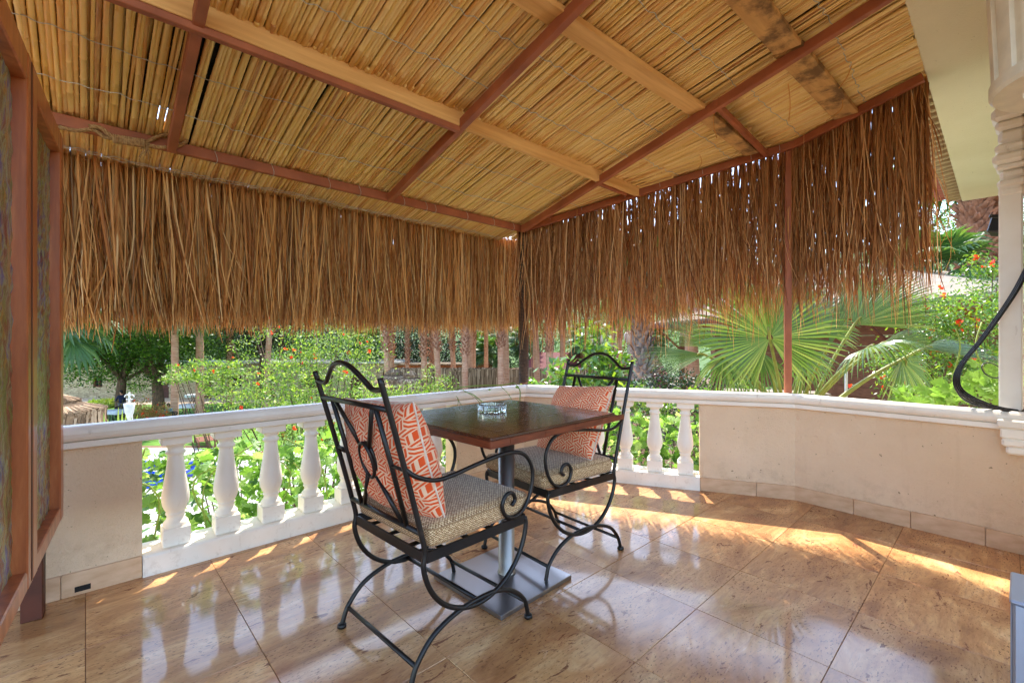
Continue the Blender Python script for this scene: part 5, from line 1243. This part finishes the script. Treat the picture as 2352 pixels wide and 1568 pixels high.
def vine(label, pos, orient, n_obj, n_more, size, rng, stems=None, name='grape_vine', base=None):
    base = np.array(base if base is not None else pos(0.5, rng)); o = thing(name, label, 'vine', base, group='grape vines outside the balustrade')
    extra = MB()
    for k in range(n_obj + n_more):
        p = np.array(pos(rng.random(), rng)) - base; e = orient(rng); s = size * rng.uniform(.55, 1.35)
        if k < n_obj: ob('leaf', VL[k % 7], None, o, loc=p, rot=e, scale=s)
        else:
            from mathutils import Euler
            Mx = Matrix.Translation(p) @ Euler(e).to_matrix().to_4x4() @ Matrix.Scale(s, 4); b = VLB[k % 7]; Q = np.array(Mx); extra.add(b.v[0] @ Q[:3, :3].T + Q[:3, 3], b.f[0])
    if n_more: q = extra.build('leaves_behind', M['leaf_vine'], o); q['kind'] = 'stuff'
    if stems:
        for s_ in stems: MB().tube(spline([np.array(q) - base for q in s_], 5), .0045, 5).build('stem', M['vine_stem'], o, True)
    return o
rv = np.random.default_rng(9)
def posA(t, rng):
    u = -2.75 + 2.9 * t; w = -.22 - abs(rng.normal(0, .42)); z = .50 - abs(rng.normal(0, .62)) - .12 * (w + .2) ** 2; return P(u, w, min(z, .6 if u > -1.6 else .42))
ori = lambda rng: (rng.normal(.9, .5), rng.normal(0, .45), rng.uniform(0, 6.28))
st = []
for k in range(16):
    u = -2.6 + 2.6 * k / 15; st.append([P(u, -.5, -1.2), P(u + random.uniform(-.1, .1), -.3, -.3), P(u + random.uniform(-.2, .2), -.22, .3), P(u + random.uniform(-.3, .3), -.25, random.uniform(.4, .62))])
vine('grape vine with big pale leaves behind the left balusters', posA, ori, 300, 2600, .10, rv, st, base=P(-1.3, -.4, -1.0))
nbv = np.array([-math.sin(ANG_B), math.cos(ANG_B)]); dbv = np.array([math.cos(ANG_B), math.sin(ANG_B)])
def posB(t, rng):
    q = K + dbv * (.2 + 1.3 * t) + nbv * (.28 + abs(rng.normal(0, .3))); return Vector((q[0], q[1], .45 - abs(rng.normal(0, .42))))
pts = np.array([np.array(P(rv.uniform(-3.2, .6), -.5 - abs(rv.normal(0, .7)), -.25 - abs(rv.normal(0, .9)))) for _ in range(5200)])
V, F = leaves(pts, .13, rv, .6, .8); o = MB().add(V, F).build('climber_foliage', M['leaf_vine']); o['kind'] = 'stuff'; o['label'] = 'mass of climber leaves below the terrace edge'
vine('grape vine leaves behind the right balusters', posB, ori, 200, 900, .105, rv, base=Vector((*(K + dbv * .9 + nbv * .4), -1.0)))
def posC(t, rng):
    x = 2060 + 290 * t; y = 905 - 60 * max(0, t - .1) * abs(rng.normal(.6, .6)); return at(x, min(935, y + rng.uniform(-8, 32)), 3.0 - .35 * t + rng.uniform(-.1, .15))
stc = [[at(2175, 960, 2.95), at(2185, 880, 2.9), at(2205, 800, 2.88), at(2195, 755, 2.88)], [at(2250, 950, 2.8), at(2262, 860, 2.8), at(2240, 800, 2.8), at(2255, 740, 2.85)], [at(2300, 950, 2.7), at(2330, 860, 2.7), at(2310, 800, 2.7)]]
vine('grape vine leaves spilling over the rail by the cable bundle', posC, lambda rng: (rng.normal(1.1, .35), rng.normal(0, .3), rng.normal(0, .5)), 120, 0, .12, rv, stc, base=at(2200, 960, 2.9))
# tendrils lying over the rail at the corner
tv = thing('vine_tendril', 'thin green vine shoots arching over the rail by the rope post', 'vine', P(-.3, -.05, .752)); to = np.array(P(-.3, -.05, .752))
for pts, r in (([(960, 925, 3.5), (1030, 895, 3.45), (1090, 886, 3.4), (1150, 884, 3.45), (1180, 879, 3.5)], .0045), ([(1062, 898, 3.4), (1085, 905, 3.2), (1110, 925, 3.05), (1128, 945, 2.95)], .004), ([(1060, 893, 3.4), (1090, 912, 3.15), (1105, 928, 3.1), (1120, 940, 3.05)], .0022),
               ([(1148, 885, 3.45), (1168, 905, 3.3), (1176, 925, 3.2), (1168, 942, 3.15)], .0025), ([(1182, 880, 3.5), (1194, 896, 3.38), (1195, 925, 3.3), (1206, 936, 3.25), (1216, 928, 3.25)], .004), ([(1040, 905, 3.4), (1052, 915, 3.2), (1050, 935, 3.15), (1040, 952, 3.1)], .002), ([(1045, 905, 3.4), (1060, 930, 3.15), (1075, 942, 3.1)], .002),
               ([(1000, 912, 3.6), (994, 880, 3.7), (1000, 852, 3.75), (990, 835, 3.8), (978, 842, 3.8), (984, 856, 3.8)], .0025), ([(996, 880, 3.7), (1010, 862, 3.7), (1022, 862, 3.7)], .0018)):
    MB().tube(spline([np.array(at(*p)) - to for p in pts], 8), r, 5).build('shoot', M['vine_stem'], tv, True)
for x, y, Y, s in ((1015, 895, 3.4, .07), (1035, 905, 3.3, .06), (1125, 895, 3.4, .03), (1188, 890, 3.4, .045), (1118, 928, 3.05, .03), (1050, 899, 3.4, .05), (1022, 910, 3.35, .05)):
    ob('leaf', VL[int(x) % 7], None, tv, loc=np.array(at(x, y, Y)) - to, rot=(1.0, .2, x % 6), scale=s)
# ------------------------------------------------------------------ buildings and garden furniture
# long stone building behind the lawn
sb = thing('stone_building', 'low rubble stone building with flat roof behind the lawn', 'building', (-33.0, 39.5, GZ))
bw = MB(); X0, X1 = -13.0, 23.0                                # local x from the far left to behind the palms
openings = [(-8.2, -7.2, 0, 2.1, 'd'), (-3.2, -2.4, .95, 1.95, 'w'), (2.35, 3.35, .0, 2.15, 'd'), (5.9, 7.1, .0, 2.1, 'd'), (8.4, 9.6, .95, 1.95, 'w'), (11.2, 12.4, .2, 2.3, 'd'), (15, 16.2, .9, 1.9, 'w'), (19, 20, 0, 2.1, 'd')]
x = X0
for i, (a, b, z0, z1, ty) in enumerate(openings):
    bw.box(x, a, 0, .4, 0, 3.0); 
    if z0 > 0: bw.box(a, b, 0, .4, 0, z0)
    bw.box(a, b, 0, .4, z1, 3.0); x = b
    if ty == 'd':
        d = MB().box(a + .06, b - .06, .2, .26, z0, z1 - .02).build('door', M['dark_door'], sb); MB().box(b - .2, b - .15, .16, .2, 1.0, 1.1).build('handle', M['wire'], d)
        fr = MB(); fr.box(a, a + .06, .1, .3, z0, z1); fr.box(b - .06, b, .1, .3, z0, z1); fr.build('door_frame', M['brown_wood'], sb)
    else:
        w_ = MB().box(a + .07, b - .07, .24, .27, z0 + .07, z1 - .07).build('window', M['dark_void'], sb)
        f = MB(); f.box(a, b, .1, .24, z0, z0 + .07); f.box(a, b, .1, .24, z1 - .07, z1); f.box(a, a + .07, .1, .24, z0 + .07, z1 - .07); f.box(b - .07, b, .1, .24, z0 + .07, z1 - .07); f.box((a + b) / 2 - .03, (a + b) / 2 + .03, .12, .24, z0 + .07, z1 - .07); f.build('frame', M['brown_wood'], w_)
bw.box(x, X1, 0, .4, 0, 3.0); bw.build('wall', M['rubble_stone'], sb)
MB().box(X0 - .3, X1 + .3, -.35, 7, 3.01, 3.16).build('roof', M['concrete'], sb)
MB().box(X1 - .4, X1, .4, 6, 0, 3.0).build('end_wall', M['rubble_stone'], sb)
# dark timber kiosk in the grove shade
kb = at(1000, 850, 40); ks = thing('timber_kiosk', 'dim timber kiosk in the shade behind the palm grove', 'kiosk', (kb.x, kb.y, GZ))
for x in (-4.2, -1.4, 1.4, 4.2): MB().box(x - .09, x + .09, -.09, .09, 0, 2.6).build('post', M['orange_board'], ks)
MB().box(-4.5, 4.5, -.1, .1, 2.6, 2.85).build('beam', M['orange_board'], ks); MB().box(-4.4, 4.4, .0, .08, 0, 1.0).build('counter_front', M['brown_board'], ks); MB().box(-4.8, 4.8, -.6, 3.2, 2.86, 2.98).build('roof', M['thatch_grey'], ks); MB().box(-4.4, 4.4, 2.8, 2.9, 0, 2.85).build('back_wall', M['dark_void'], ks)
# maroon sloping roof
mr = thing('maroon_roof_hut', 'hut with a sloping maroon tiled roof behind the rope post', 'hut', (5.2, 38.5, GZ))
m = MB(); m.add([(-5.5, 0, 1.1), (8.5, 0, 1.1), (8.2, 4.2, 3.9), (-3.0, 4.2, 3.9), (-5.5, 0, .98), (8.5, 0, .98), (8.2, 4.2, 3.78), (-3.0, 4.2, 3.78)], [(0, 1, 2, 3), (7, 6, 5, 4), (0, 4, 5, 1), (1, 5, 6, 2), (2, 6, 7, 3), (3, 7, 4, 0)]); m.build('roof', M['maroon_tile'], mr)
MB().box(-4.4, 8, 1.2, 4.0, 0, 1.6).build('wall', M['rubble_stone'], mr)
# white tanks on the hut
for k, (x, lab) in enumerate(((1370, 'white water tank on the hut roof behind the glossy shrub'), (1450, 'white water tank left of the grey palm trunk'))):
    c = at(x, 775, 40); tk = thing('water_tank', lab, 'tank', (c.x, c.y, c.z - .45), 0, 'white water tanks')
    MB().lathe([(.55, 0), (.6, .05), (.6, .75), (.5, .9), (.2, .98)], 20).build('shell', M['lamp_white'], tk, True); MB().lathe([(.2, .98), (.2, 1.08), (.12, 1.1)], 14).build('lid', M['concrete'], tk, True)
    for a in (0, 2.1, 4.2): MB().box(-.06, .06, -.06, .06, -(c.z - .45 - GZ), -.001).build('leg', M['wire'], tk, loc=(.4 * math.cos(a), .4 * math.sin(a), 0))
# thatch
def thatch_skirt(mb, ring, z0, z1, n, rng, out=.08, wid=.05):
    """hanging straw along a closed or open ring of xy points"""
    ring = np.array(ring); seg = np.linalg.norm(np.diff(ring, axis=0), axis=1); cum = np.concatenate([[0], np.cumsum(seg)])
    s = rng.random(n) * cum[-1]; x = np.interp(s, cum, ring[:, 0]); y = np.interp(s, cum, ring[:, 1]); d = ring[np.minimum(np.searchsorted(cum, s), len(ring) - 1)] - ring[np.maximum(np.searchsorted(cum, s) - 1, 0)]; d /= np.linalg.norm(d, axis=1)[:, None] + 1e-9
    t = np.array([0, .35, .7, 1.0]); zz = z0 + rng.normal(0, .03, n)[:, None] + (z1 - z0 + rng.normal(0, .05, n)[:, None] * 1.0) * t
    o = np.stack([d[:, 1], -d[:, 0]], 1); bulge = (out * np.array([.2, .9, 1.0, .9]))[None] * rng.uniform(.5, 1.4, n)[:, None]
    cx = x[:, None] + o[:, :1] * bulge + d[:, :1] * rng.normal(0, .06, n)[:, None] * t; cy = y[:, None] + o[:, 1:] * bulge + d[:, 1:] * rng.normal(0, .06, n)[:, None] * t
    w = wid * rng.uniform(.5, 1.3, n)[:, None] * np.array([1, 1, .8, .3]); c = np.stack([cx, cy, zz], -1); h = np.stack([d[:, :1] * w, d[:, 1:] * w, 0 * w], -1) / 2
    V = np.stack([c - h, c + h], 2).reshape(-1, 3); i = (np.arange(n)[:, None] * 4 + np.arange(3)[None]) * 2; mb.add(V, np.stack([i, i + 1, i + 3, i + 2], -1).reshape(-1, 4))
t = NT('thatch_pale'); r_ = t.island(); col = t.ramp(r_, [(0, lin(84, 66, 48)), (.5, lin(140, 114, 86)), (1, lin(186, 160, 128))]); t.done(t.bsdf(col, .85, 0, None, .2))
rth = np.random.default_rng(31)
def thatched_parasol(label, c, R_, top, eave, tiers=3):
    o = thing('thatched_parasol', label, 'parasol', (c[0], c[1], GZ), 0, 'thatched parasols in the garden'); mb = MB()
    H = top - eave
    for k in range(tiers):
        r1 = R_ * (k + 1) / tiers; z1_ = top - H * (k + .2) / tiers; a = np.linspace(0, 2 * math.pi, 40)[::-1]
        rr0 = R_ * (k + .35) / tiers
        mb.lathe([(r1 * .98, z1_ - H * .75 / tiers - GZ), (rr0 * .75 if k else .04, z1_ - GZ + .05)], 28, caps=False)
        ringp_ = [(r1 * math.cos(t_), r1 * math.sin(t_)) for t_ in a]
        thatch_skirt(mb, ringp_, z1_ - H * .6 / tiers - GZ, z1_ - H * 1.15 / tiers - GZ - (.35 if k == tiers - 1 else .08), int(260 * (k + 1)), rth, .06, .07)
        for q in range(260 * (k + 1)):
            th_ = rth.uniform(0, 6.28); ra, rb = rr0 * .6, r1 * 1.02; s_ = .03; d = np.array([math.cos(th_), math.sin(th_)]); p = np.array([-d[1], d[0]]) * s_
            mb.add([(*(d * ra + p), z1_ - GZ + .06), (*(d * ra - p), z1_ - GZ + .06), (*(d * rb), z1_ - H * .7 / tiers - GZ + rth.uniform(.0, .06))], [(0, 1, 2)])
    sk = mb.build('thatch', M['thatch_pale'], o); sk['kind'] = 'stuff'
    MB().tube(np.array([(0, 0, 0), (0, 0, top - GZ)]), .06, 8).build('pole', M['brown_wood'], o, True)
p = at(125, 950, 11.5); thatched_parasol('thatched parasol top at the far left, close below the rail', (p.x, p.y), 1.02, at(0, 905, 11.5).z, at(0, 948, 11.5).z, 2)
for x, Y, R_, ty, ey, lab in ((943, 23, .75, 850, 880, 'small thatched parasol, right one of those left of the rope post'), (905, 25, .95, 846, 872, 'small thatched parasol partly behind another, left of the rope post'), (868, 21, .7, 872, 893, 'small thatched parasol beside the near chair back')):
    p = at(x, ey, Y); thatched_parasol(lab, (p.x, p.y), R_, at(0, ty, Y).z, p.z, 2)
# long thatched canopy
cz0, cz1 = at(0, 850, 33).z, at(0, 896, 33).z
tc = thing('thatched_canopy', 'long thatch fringed canopy between the palms left of the rope post', 'canopy', (0.4, 33.0, GZ))
mb = MB(); L0, L1 = -9.6, 9.5
mb.box(L0, L1, 0.08, 4.0, cz0 - GZ - .3, cz0 - GZ - .16)
thatch_skirt(mb, [(x, 0.05 * math.sin(x)) for x in np.linspace(L1, L0, 60)], cz0 - GZ + .05, cz1 - GZ, 2600, rth, -.16, .07); thatch_skirt(mb, [(x, .35 + .08 * math.sin(x * 2)) for x in np.linspace(L1, L0, 60)], cz0 - GZ + .12, cz0 - GZ - .5, 1800, rth, -.3, .07); thatch_skirt(mb, [(L0, y) for y in np.linspace(0, 4, 8)], cz0 - GZ + .05, cz1 - GZ, 500, rth, -.12, .09)
q = mb.build('thatch', M['thatch_pale'], tc); q['kind'] = 'stuff'
for x in np.linspace(L0 + .3, L1 - .3, 6): MB().tube(np.array([(x, .4, 0), (x, .4, cz0 - GZ - .12)]), .07, 8).build('post', M['brown_wood'], tc, True)

# wooden pavilion at the right
pv = thing('pavilion', 'brown wooden pavilion with pale flat tiled roof beyond the fan palm', 'pavilion', (7.0, 10.0, GZ))
pc = np.array((7.0, 10.0, GZ))
E_a, E_b = np.array((5.75, 18.8, 1.84)), np.array((7.15, 6.8, 1.84)); Rd_a, Rd_b = np.array((11.4, 16.6, 4.05)), np.array((22.9, 21.0, 4.05)); hipb = np.array((12.5, 23.0, 1.84))
def slab(name, poly, th, mat):
    p = np.array(poly) - pc; n = len(p); q = p - (0, 0, th); MB().add(np.concatenate([p, q]), [tuple(range(n)), tuple(range(2 * n - 1, n - 1, -1))] + [(i, n + i, n + (i + 1) % n, (i + 1) % n) for i in range(n)]).build(name, M[mat], pv)
slab('roof', [E_a, E_b, Rd_a], .07, 'roof_felt'); slab('roof', [E_b, Rd_b, Rd_a], .07, 'roof_felt'); slab('roof', [hipb, E_a, Rd_a], .07, 'roof_felt')
slab('roof', [hipb + (11, 4.0, 0), hipb, Rd_a, Rd_b], .07, 'roof_felt')
n_b = 44                                                       # soffit boards under the eave
for k in range(n_b):
    f0, f1 = k / n_b + .0012, (k + 1) / n_b - .0012
    a, b = E_a + (E_b - E_a) * f0, E_a + (E_b - E_a) * f1; inn = np.array((1.15, .12, -.14)); dz = np.array((0, 0, -.16))
    pq = np.array([a + dz, b + dz, b + inn + dz, a + inn + dz]) - pc; MB().add(np.concatenate([pq, pq - (0, 0, .02)]), [(0, 1, 2, 3), (7, 6, 5, 4), (0, 4, 5, 1), (2, 6, 7, 3)]).build('soffit_board', M['orange_board'], pv)
slab('fascia', [E_a + (0, 0, -.071), E_b + (0, 0, -.071), E_b + (.06, 0, -.071), E_a + (.06, 0, -.071)], .14, 'brown_wood')
for k, f0 in enumerate((.03, .3, .55, .8, .97)):
    a = E_a + (E_b - E_a) * f0; MB().box(-.08, .08, -.08, .08, 0, 5.1).build('post', M['brown_wood'], pv, loc=(a[0] + 1.1 - pc[0], a[1] + .1 - pc[1], 0))
    d = MB().tube(np.array([(a[0] + 1.1 - pc[0], a[1] - pc[1], 4.5), (a[0] + .15 - pc[0], a[1] - pc[1], 5.35)]), .05, 6).build('brace', M['brown_wood'], pv)
for k in range(22):                                            # plank wall
    MB().box(0, .06, 0, 10.0, .0 + k * .24, .235 + k * .24, .006).build('wall_plank', M['brown_board'], pv, loc=(1.55, -3.2, 0), rot=(0, 0, R(6.5)))
wp = at(1940, 900, 5.6); ws = thing('white_stake', 'thin white painted stake in front of the plank wall', 'stake', (wp.x, wp.y, GZ)); MB().tube(np.array([(0, 0, 0), (.0, 0, 2.2), (.02, 0, at(0, 848, 5.6).z - GZ)]), .016, 6).build('pole', M['lamp_white'], ws)
MB().lathe([(.016, at(0, 850, 5.6).z - GZ), (.019, at(0, 846, 5.6).z - GZ), (.004, at(0, 842, 5.6).z - GZ)], 8).build('tip', M['lamp_white'], ws, loc=(.02, 0, 0))
# white wall ends behind the palm
ww = at(1760, 905, 5.5); wl = thing('garden_wall', 'short white garden wall behind the young fan palm', 'wall', (ww.x, ww.y, GZ), R(-20)); MB().box(-.4, .62, 0, .25, 0, at(0, 904, 5.5).z - GZ, .01).build('body', M['cream_plaster'], wl); MB().box(-.44, .66, -.04, .29, at(0, 904, 5.5).z - GZ + .001, at(0, 899, 5.5).z - GZ, .01).build('coping', M['roof_felt'], wl)

# lantern on a pole
lc = at(297, 962, 9.5); ln = thing('garden_lantern', 'white tapered hanging lantern with curled bracket behind the left rail', 'lantern', (lc.x, lc.y, GZ))
zt, zb = at(0, 927, 9.5).z - GZ, at(0, 966, 9.5).z - GZ
MB().lathe([(.012, zb), (.035, zb + .04), (.07, zb + .16), (.09, zt - .06), (.098, zt - .0), (.092, zt + .006), (.02, zt + .01)], 20).build('shade', M['lamp_white'], ln, True)
th = np.linspace(0, 1.6 * math.pi, 16)
for s in (-1, 1): MB().tube(np.stack([s * (.05 + .05 * np.cos(th)), 0 * th, zt + .14 + .05 * np.sin(th)], 1), .009, 6).build('scroll', M['lamp_white'], ln, True)
MB().tube(np.array([(0, 0, zt), (0, 0, zt + .24)]), .016, 8).build('finial', M['lamp_white'], ln); MB().tube(np.array([(0.0, 0.06, 0), (0.0, .06, zb + .1), (0, 0, zb + .02)]), .02, 8).build('pole', M['lamp_white'], ln)

# round tables with cloths, dark chairs
def round_table(label, c, r, cl_label):
    o = thing('round_table', label, 'table', c, 0, 'round garden tables')
    MB().lathe([(r * .96, .70), (r * .97, .73)], 24).build('tabletop', M['brown_wood'], o)
    for a in range(4):
        t_ = a * math.pi / 2 + .4; d = np.array([math.cos(t_), math.sin(t_)]); MB().tube(spline([(*(d * r * .55), 0), (*(d * r * .3), .3), (*(d * r * .35), .5), (*(d * r * .7), .7)], 5), .022, 6).build('leg', M['wrought_iron'], o, True)
    k = 48; a = np.arange(k) * 2 * math.pi / k; wv = 1 + .03 * np.sin(a * 9 + c[0])
    rings = [(.01 + 0 * a, .74 + 0 * a), (r * .98 + 0 * a, .74 + 0 * a), (r * 1.01 * wv, .72 + 0 * a), (r * 1.03 * wv, .56 + .03 * np.sin(a * 4))]
    V = np.concatenate([np.stack([q * np.cos(a), q * np.sin(a), z], 1) for q, z in rings]); F = [(i * k + j, i * k + (j + 1) % k, (i + 1) * k + (j + 1) % k, (i + 1) * k + j) for i in range(3) for j in range(k)] + [tuple(range(k))]
    cl_ = MB().add(V, F).build('tablecloth', M['white_cloth'], None, True, loc=c); tag(cl_, cl_label, 'tablecloth', 'white tablecloths in the garden')
T1, T2, T3 = Vector((at(256, 942, 27.6).x, 27.6, GZ)), Vector((at(428, 928, 30.2).x, 30.2, GZ)), Vector((at(447, 903, 36.0).x, 36.0, GZ))
round_table('round table on the lawn beside the dark wicker chairs', T1, .68, 'white cloth on the round table beside the wicker chairs')
round_table('round table on the lawn left of the thick palm trunk', T2, .62, 'white cloth on the round table left of the thick palm trunk')
round_table('far round table by the stone wall', T3, .62, 'white cloth on the far round table by the stone wall')
def wicker_chair(label, c, rz):
    o = thing('wicker_chair', label, 'chair', c, rz, 'dark garden chairs')
    MB().box(-.27, .27, -.27, .27, .36, .43, .02).build('seat', M['wicker'], o)
    MB().tube(spline([(-.29, .2, .62), (-.29, -.15, .66), (-.24, -.29, .80), (0, -.33, .86), (.24, -.29, .80), (.29, -.15, .66), (.29, .2, .62)], 6), .035, 8).build('arm_rail', M['wicker'], o, True)
    k = 14; V = []
    for i in range(k + 1):
        t_ = -1.3 + 2.6 * i / k; x, y = .28 * math.sin(t_), -.02 - .30 * math.cos(t_); V += [(x, y, .42), (x, y, .82 - .06 * abs(t_))]
    MB().add(V, [(2 * i, 2 * i + 2, 2 * i + 3, 2 * i + 1) for i in range(k)]).build('backrest', M['wicker'], o, True)
    for x in (-.24, .24):
        for y in (-.24, .24): MB().tube(np.array([(x, y, 0), (x, y, .37)]), .022, 6).build('leg', M['wicker'], o)
wicker_chair('dark wicker chair behind the left round table', (T1.x - .35, T1.y + .95, GZ), R(200)); wicker_chair('dark wicker chair in front of the left round table', (T1.x - 1.0, T1.y - .8, GZ), R(-50))
wicker_chair('dark chair carrying the person in pink', (at(231, 960, 22.8).x + .12, 22.8, GZ), R(-60)); wicker_chair('dark chair carrying the man with the cap', (at(384, 940, 26.4).x + .12, 26.4, GZ), R(70))
# brown lounger on the pool terrace
lo = at(470, 1004, 1050 * 4.55 / (1004 - 784)); lg = thing('sun_lounger', 'brown wooden sun lounger on the white pool terrace', 'sun lounger', (lo.x, lo.y, GZ), R(130))
for k in range(7): MB().box(-.95 + k * .19, -.95 + k * .19 + .16, -.32, .32, .32, .35, .005).build('slat', M['brown_wood'], lg)
for k in range(4): MB().box(.42 + k * .15, .42 + k * .15 + .13, -.32, .32, .37 + k * .09, .40 + k * .09, .005).build('slat', M['brown_wood'], lg)
for s in (-1, 1): MB().box(-.98, .95, s * .33 - .02, s * .33 + .02, .25, .315).build('side_rail', M['brown_wood'], lg)
for x in (-.85, .8):
    for y in (-.31, .31): MB().box(x - .03, x + .03, y - .03, y + .03, .005, .25).build('leg', M['brown_wood'], lg)

# ------------------------------------------------------------------ people
def skin_body(name, joints, edges, radii, mat, parent):
    me = bpy.data.meshes.new(name); me.from_pydata([tuple(j) for j in joints], edges, []); o = bpy.data.objects.new(name, me); COL.objects.link(o); o.parent = parent
    md = o.modifiers.new('skin', 'SKIN'); md.use_smooth_shade = True
    for i, v in enumerate(me.skin_vertices[0].data): v.radius = (radii[i], radii[i]) if np.isscalar(radii[i]) else radii[i]; v.use_root = (i == 0)
    s = o.modifiers.new('sub', 'SUBSURF'); s.levels = 1; s.render_levels = 2; me.materials.append(mat); return o
def head(parent, c, face, hat=None, sc=1.0):
    c = np.array(c); rot = Matrix.Translation(c) @ Matrix.Rotation(face, 4, 'Z')
    m = MB(); n = 16; pr = [(.012, -.125), (.05, -.115), (.064, -.08), (.072, -.03), (.078, .02), (.076, .06), (.06, .10), (.03, .12), (.002, .125)]
    m.lathe([(r, z) for r, z in pr], n); m.v[-1][:, 1] *= 1.2; m.v[-1][:, 1] += .01
    m.add([(-.014, .092, -.02), (.014, .092, -.02), (0, .116, -.03), (0, .09, .02)], [(0, 1, 2), (0, 2, 3), (1, 3, 2)]); 
    for s in (-1, 1): m.box(s * .08 - .008, s * .08 + .008, -.01, .025, -.03, .025, .004)
    h = m.xf(rot).build('head', M['skin'], parent, True)
    f = MB(); 
    for s in (-1, 1): f.box(s * .03 - .011, s * .03 + .011, .088, .094, .002, .012, .002)
    f.box(-.022, .022, .088, .092, -.062, -.055, .001); f.xf(rot).build('face_features', M['hair'], h)
    hm = MB().lathe([(.083, -.0), (.085, .04), (.07, .10), (.04, .127), (.002, .134)], 16); hm.v[-1][:, 1] *= 1.18; hm.v[-1][:, 1] -= .012; hm.add([(-.06, -.085, .0), (.06, -.085, 0), (.05, -.07, -.08), (-.05, -.07, -.08)], [(0, 1, 2, 3)]); hm.xf(rot).build('hair', M['hair'], h, True)
    if hat:
        hm = MB().lathe([(.09, .035), (.092, .06), (.075, .115), (.04, .14), (.002, .145)], 16); hm.v[-1][:, 1] *= 1.18; hm.box(-.06, .06, .08, .19, .04, .052, .004); hm.xf(rot).build('cap', M['black_cloth'], h, True)
def hand(parent, p, d, up=(0, 0, 1)):
    p = np.array(p); d = np.array(d, float); d /= np.linalg.norm(d); s = np.cross(d, np.array(up)); s /= np.linalg.norm(s); u = np.cross(s, d); m = MB()
    m.tube(np.stack([p - d * .01, p + d * .04, p + d * .085]), np.array([.022, .034, .034]), 8)
    for k in range(4):
        b = p + d * .08 + s * (-.027 + .018 * k); L = (.062, .075, .07, .054)[k]; m.tube(np.stack([b, b + d * L * .6 - u * .008, b + d * L * .9 - u * .03]), np.array([.009, .0085, .006]), 6)
    b = p + d * .025 + s * -.032; m.tube(np.stack([b, b - s * .03 + d * .025, b - s * .035 + d * .055]), np.array([.011, .01, .007]), 6); m.build('hand', M['skin'], parent, True)
# standing man in navy, back half turned
pm = at(279, 955, 29.3); p1 = thing('person', 'standing person in navy shirt and black cap reaching forward by the lantern', 'person', (pm.x, 29.3, GZ), R(70))
J = [(0, 0, .95), (0, .0, 1.15), (0, -.01, 1.35), (0, .0, 1.47), (.19, .0, 1.42), (.23, .10, 1.16), (.20, .34, 1.10), (-.19, .0, 1.42), (-.23, .12, 1.16), (-.16, .36, 1.12)]
skin_body('shirt', J[:10], [(0, 1), (1, 2), (2, 3), (2, 4), (4, 5), (2, 7), (7, 8)][:0] + [(0, 1), (1, 2), (2, 3), (2, 4), (4, 5), (5, 6), (2, 7), (7, 8), (8, 9)], [(.16, .11), (.15, .105), (.17, .11), .06, .065, .05, .036, .065, .05, .036], M['navy_cloth'], p1)
L_ = [(0, 0, .95), (.1, 0, .88), (.11, .03, .5), (.11, -.01, .09), (-.1, 0, .88), (-.11, .0, .5), (-.11, -.05, .09)]
skin_body('trousers', L_, [(0, 1), (1, 2), (2, 3), (0, 4), (4, 5), (5, 6)], [.14, .095, .07, .05, .095, .07, .05], M['grey_cloth'], p1)
for x, y in ((.11, .03), (-.11, -.01)): MB().box(x - .045, x + .045, y - .1, y + .16, 0.0, .1, .03).build('shoe', M['black_cloth'], p1)
MB().tube(np.array([(0, .0, 1.46), (0, .01, 1.54)]), .055, 10).build('neck', M['skin'], p1); head(p1, (0, .02, 1.64), 0, True); hand(p1, (.2, .36, 1.10), (-.05, 1, 0)); hand(p1, (-.16, .38, 1.12), (.05, 1, 0))
def seated(label, c, rz, top, legs, hat):
    o = thing('person', label, 'person', c, rz)
    J = [(0, -.08, .52), (0, -.12, .72), (0, -.15, .92), (0, -.14, 1.04), (.18, -.14, .99), (.25, -.06, .74), (.2, .16, .68), (-.18, -.14, .99), (-.25, -.06, .74), (-.2, .16, .68)]
    skin_body('shirt', J, [(0, 1), (1, 2), (2, 3), (2, 4), (4, 5), (5, 6), (2, 7), (7, 8), (8, 9)], [(.16, .12), (.15, .11), (.16, .11), .06, .064, .048, .035, .064, .048, .035], M[top], o)
    L_ = [(0, -.08, .53), (.1, .0, .52), (.12, .36, .53), (.12, .38, .09), (-.1, 0, .52), (-.12, .36, .53), (-.12, .38, .09)]
    skin_body('trousers', L_, [(0, 1), (1, 2), (2, 3), (0, 4), (4, 5), (5, 6)], [.14, .09, .068, .048, .09, .068, .048], M[legs], o)
    for x in (.12, -.12): MB().box(x - .045, x + .045, .3, .55, 0.0, .1, .03).build('shoe', M['black_cloth'], o)
    MB().tube(np.array([(0, -.14, 1.03), (0, -.12, 1.11)]), .05, 10).build('neck', M['skin'], o); head(o, (0, -.10, 1.21), 0, hat); hand(o, (.2, .18, .68), (-.2, 1, -.2)); hand(o, (-.2, .18, .68), (.2, 1, -.2))
q = at(384, 940, 26.4); seated('seated person in grey blue shirt and black cap beside the red tipped shrub', (q.x, 26.4, GZ), R(70), 'teal_cloth', 'navy_cloth', True)
q = at(231, 960, 22.8); seated('seated person in pink top with dark hair just above the left rail', (q.x, 22.8, GZ), R(-60), 'pink_cloth', 'black_cloth', False)
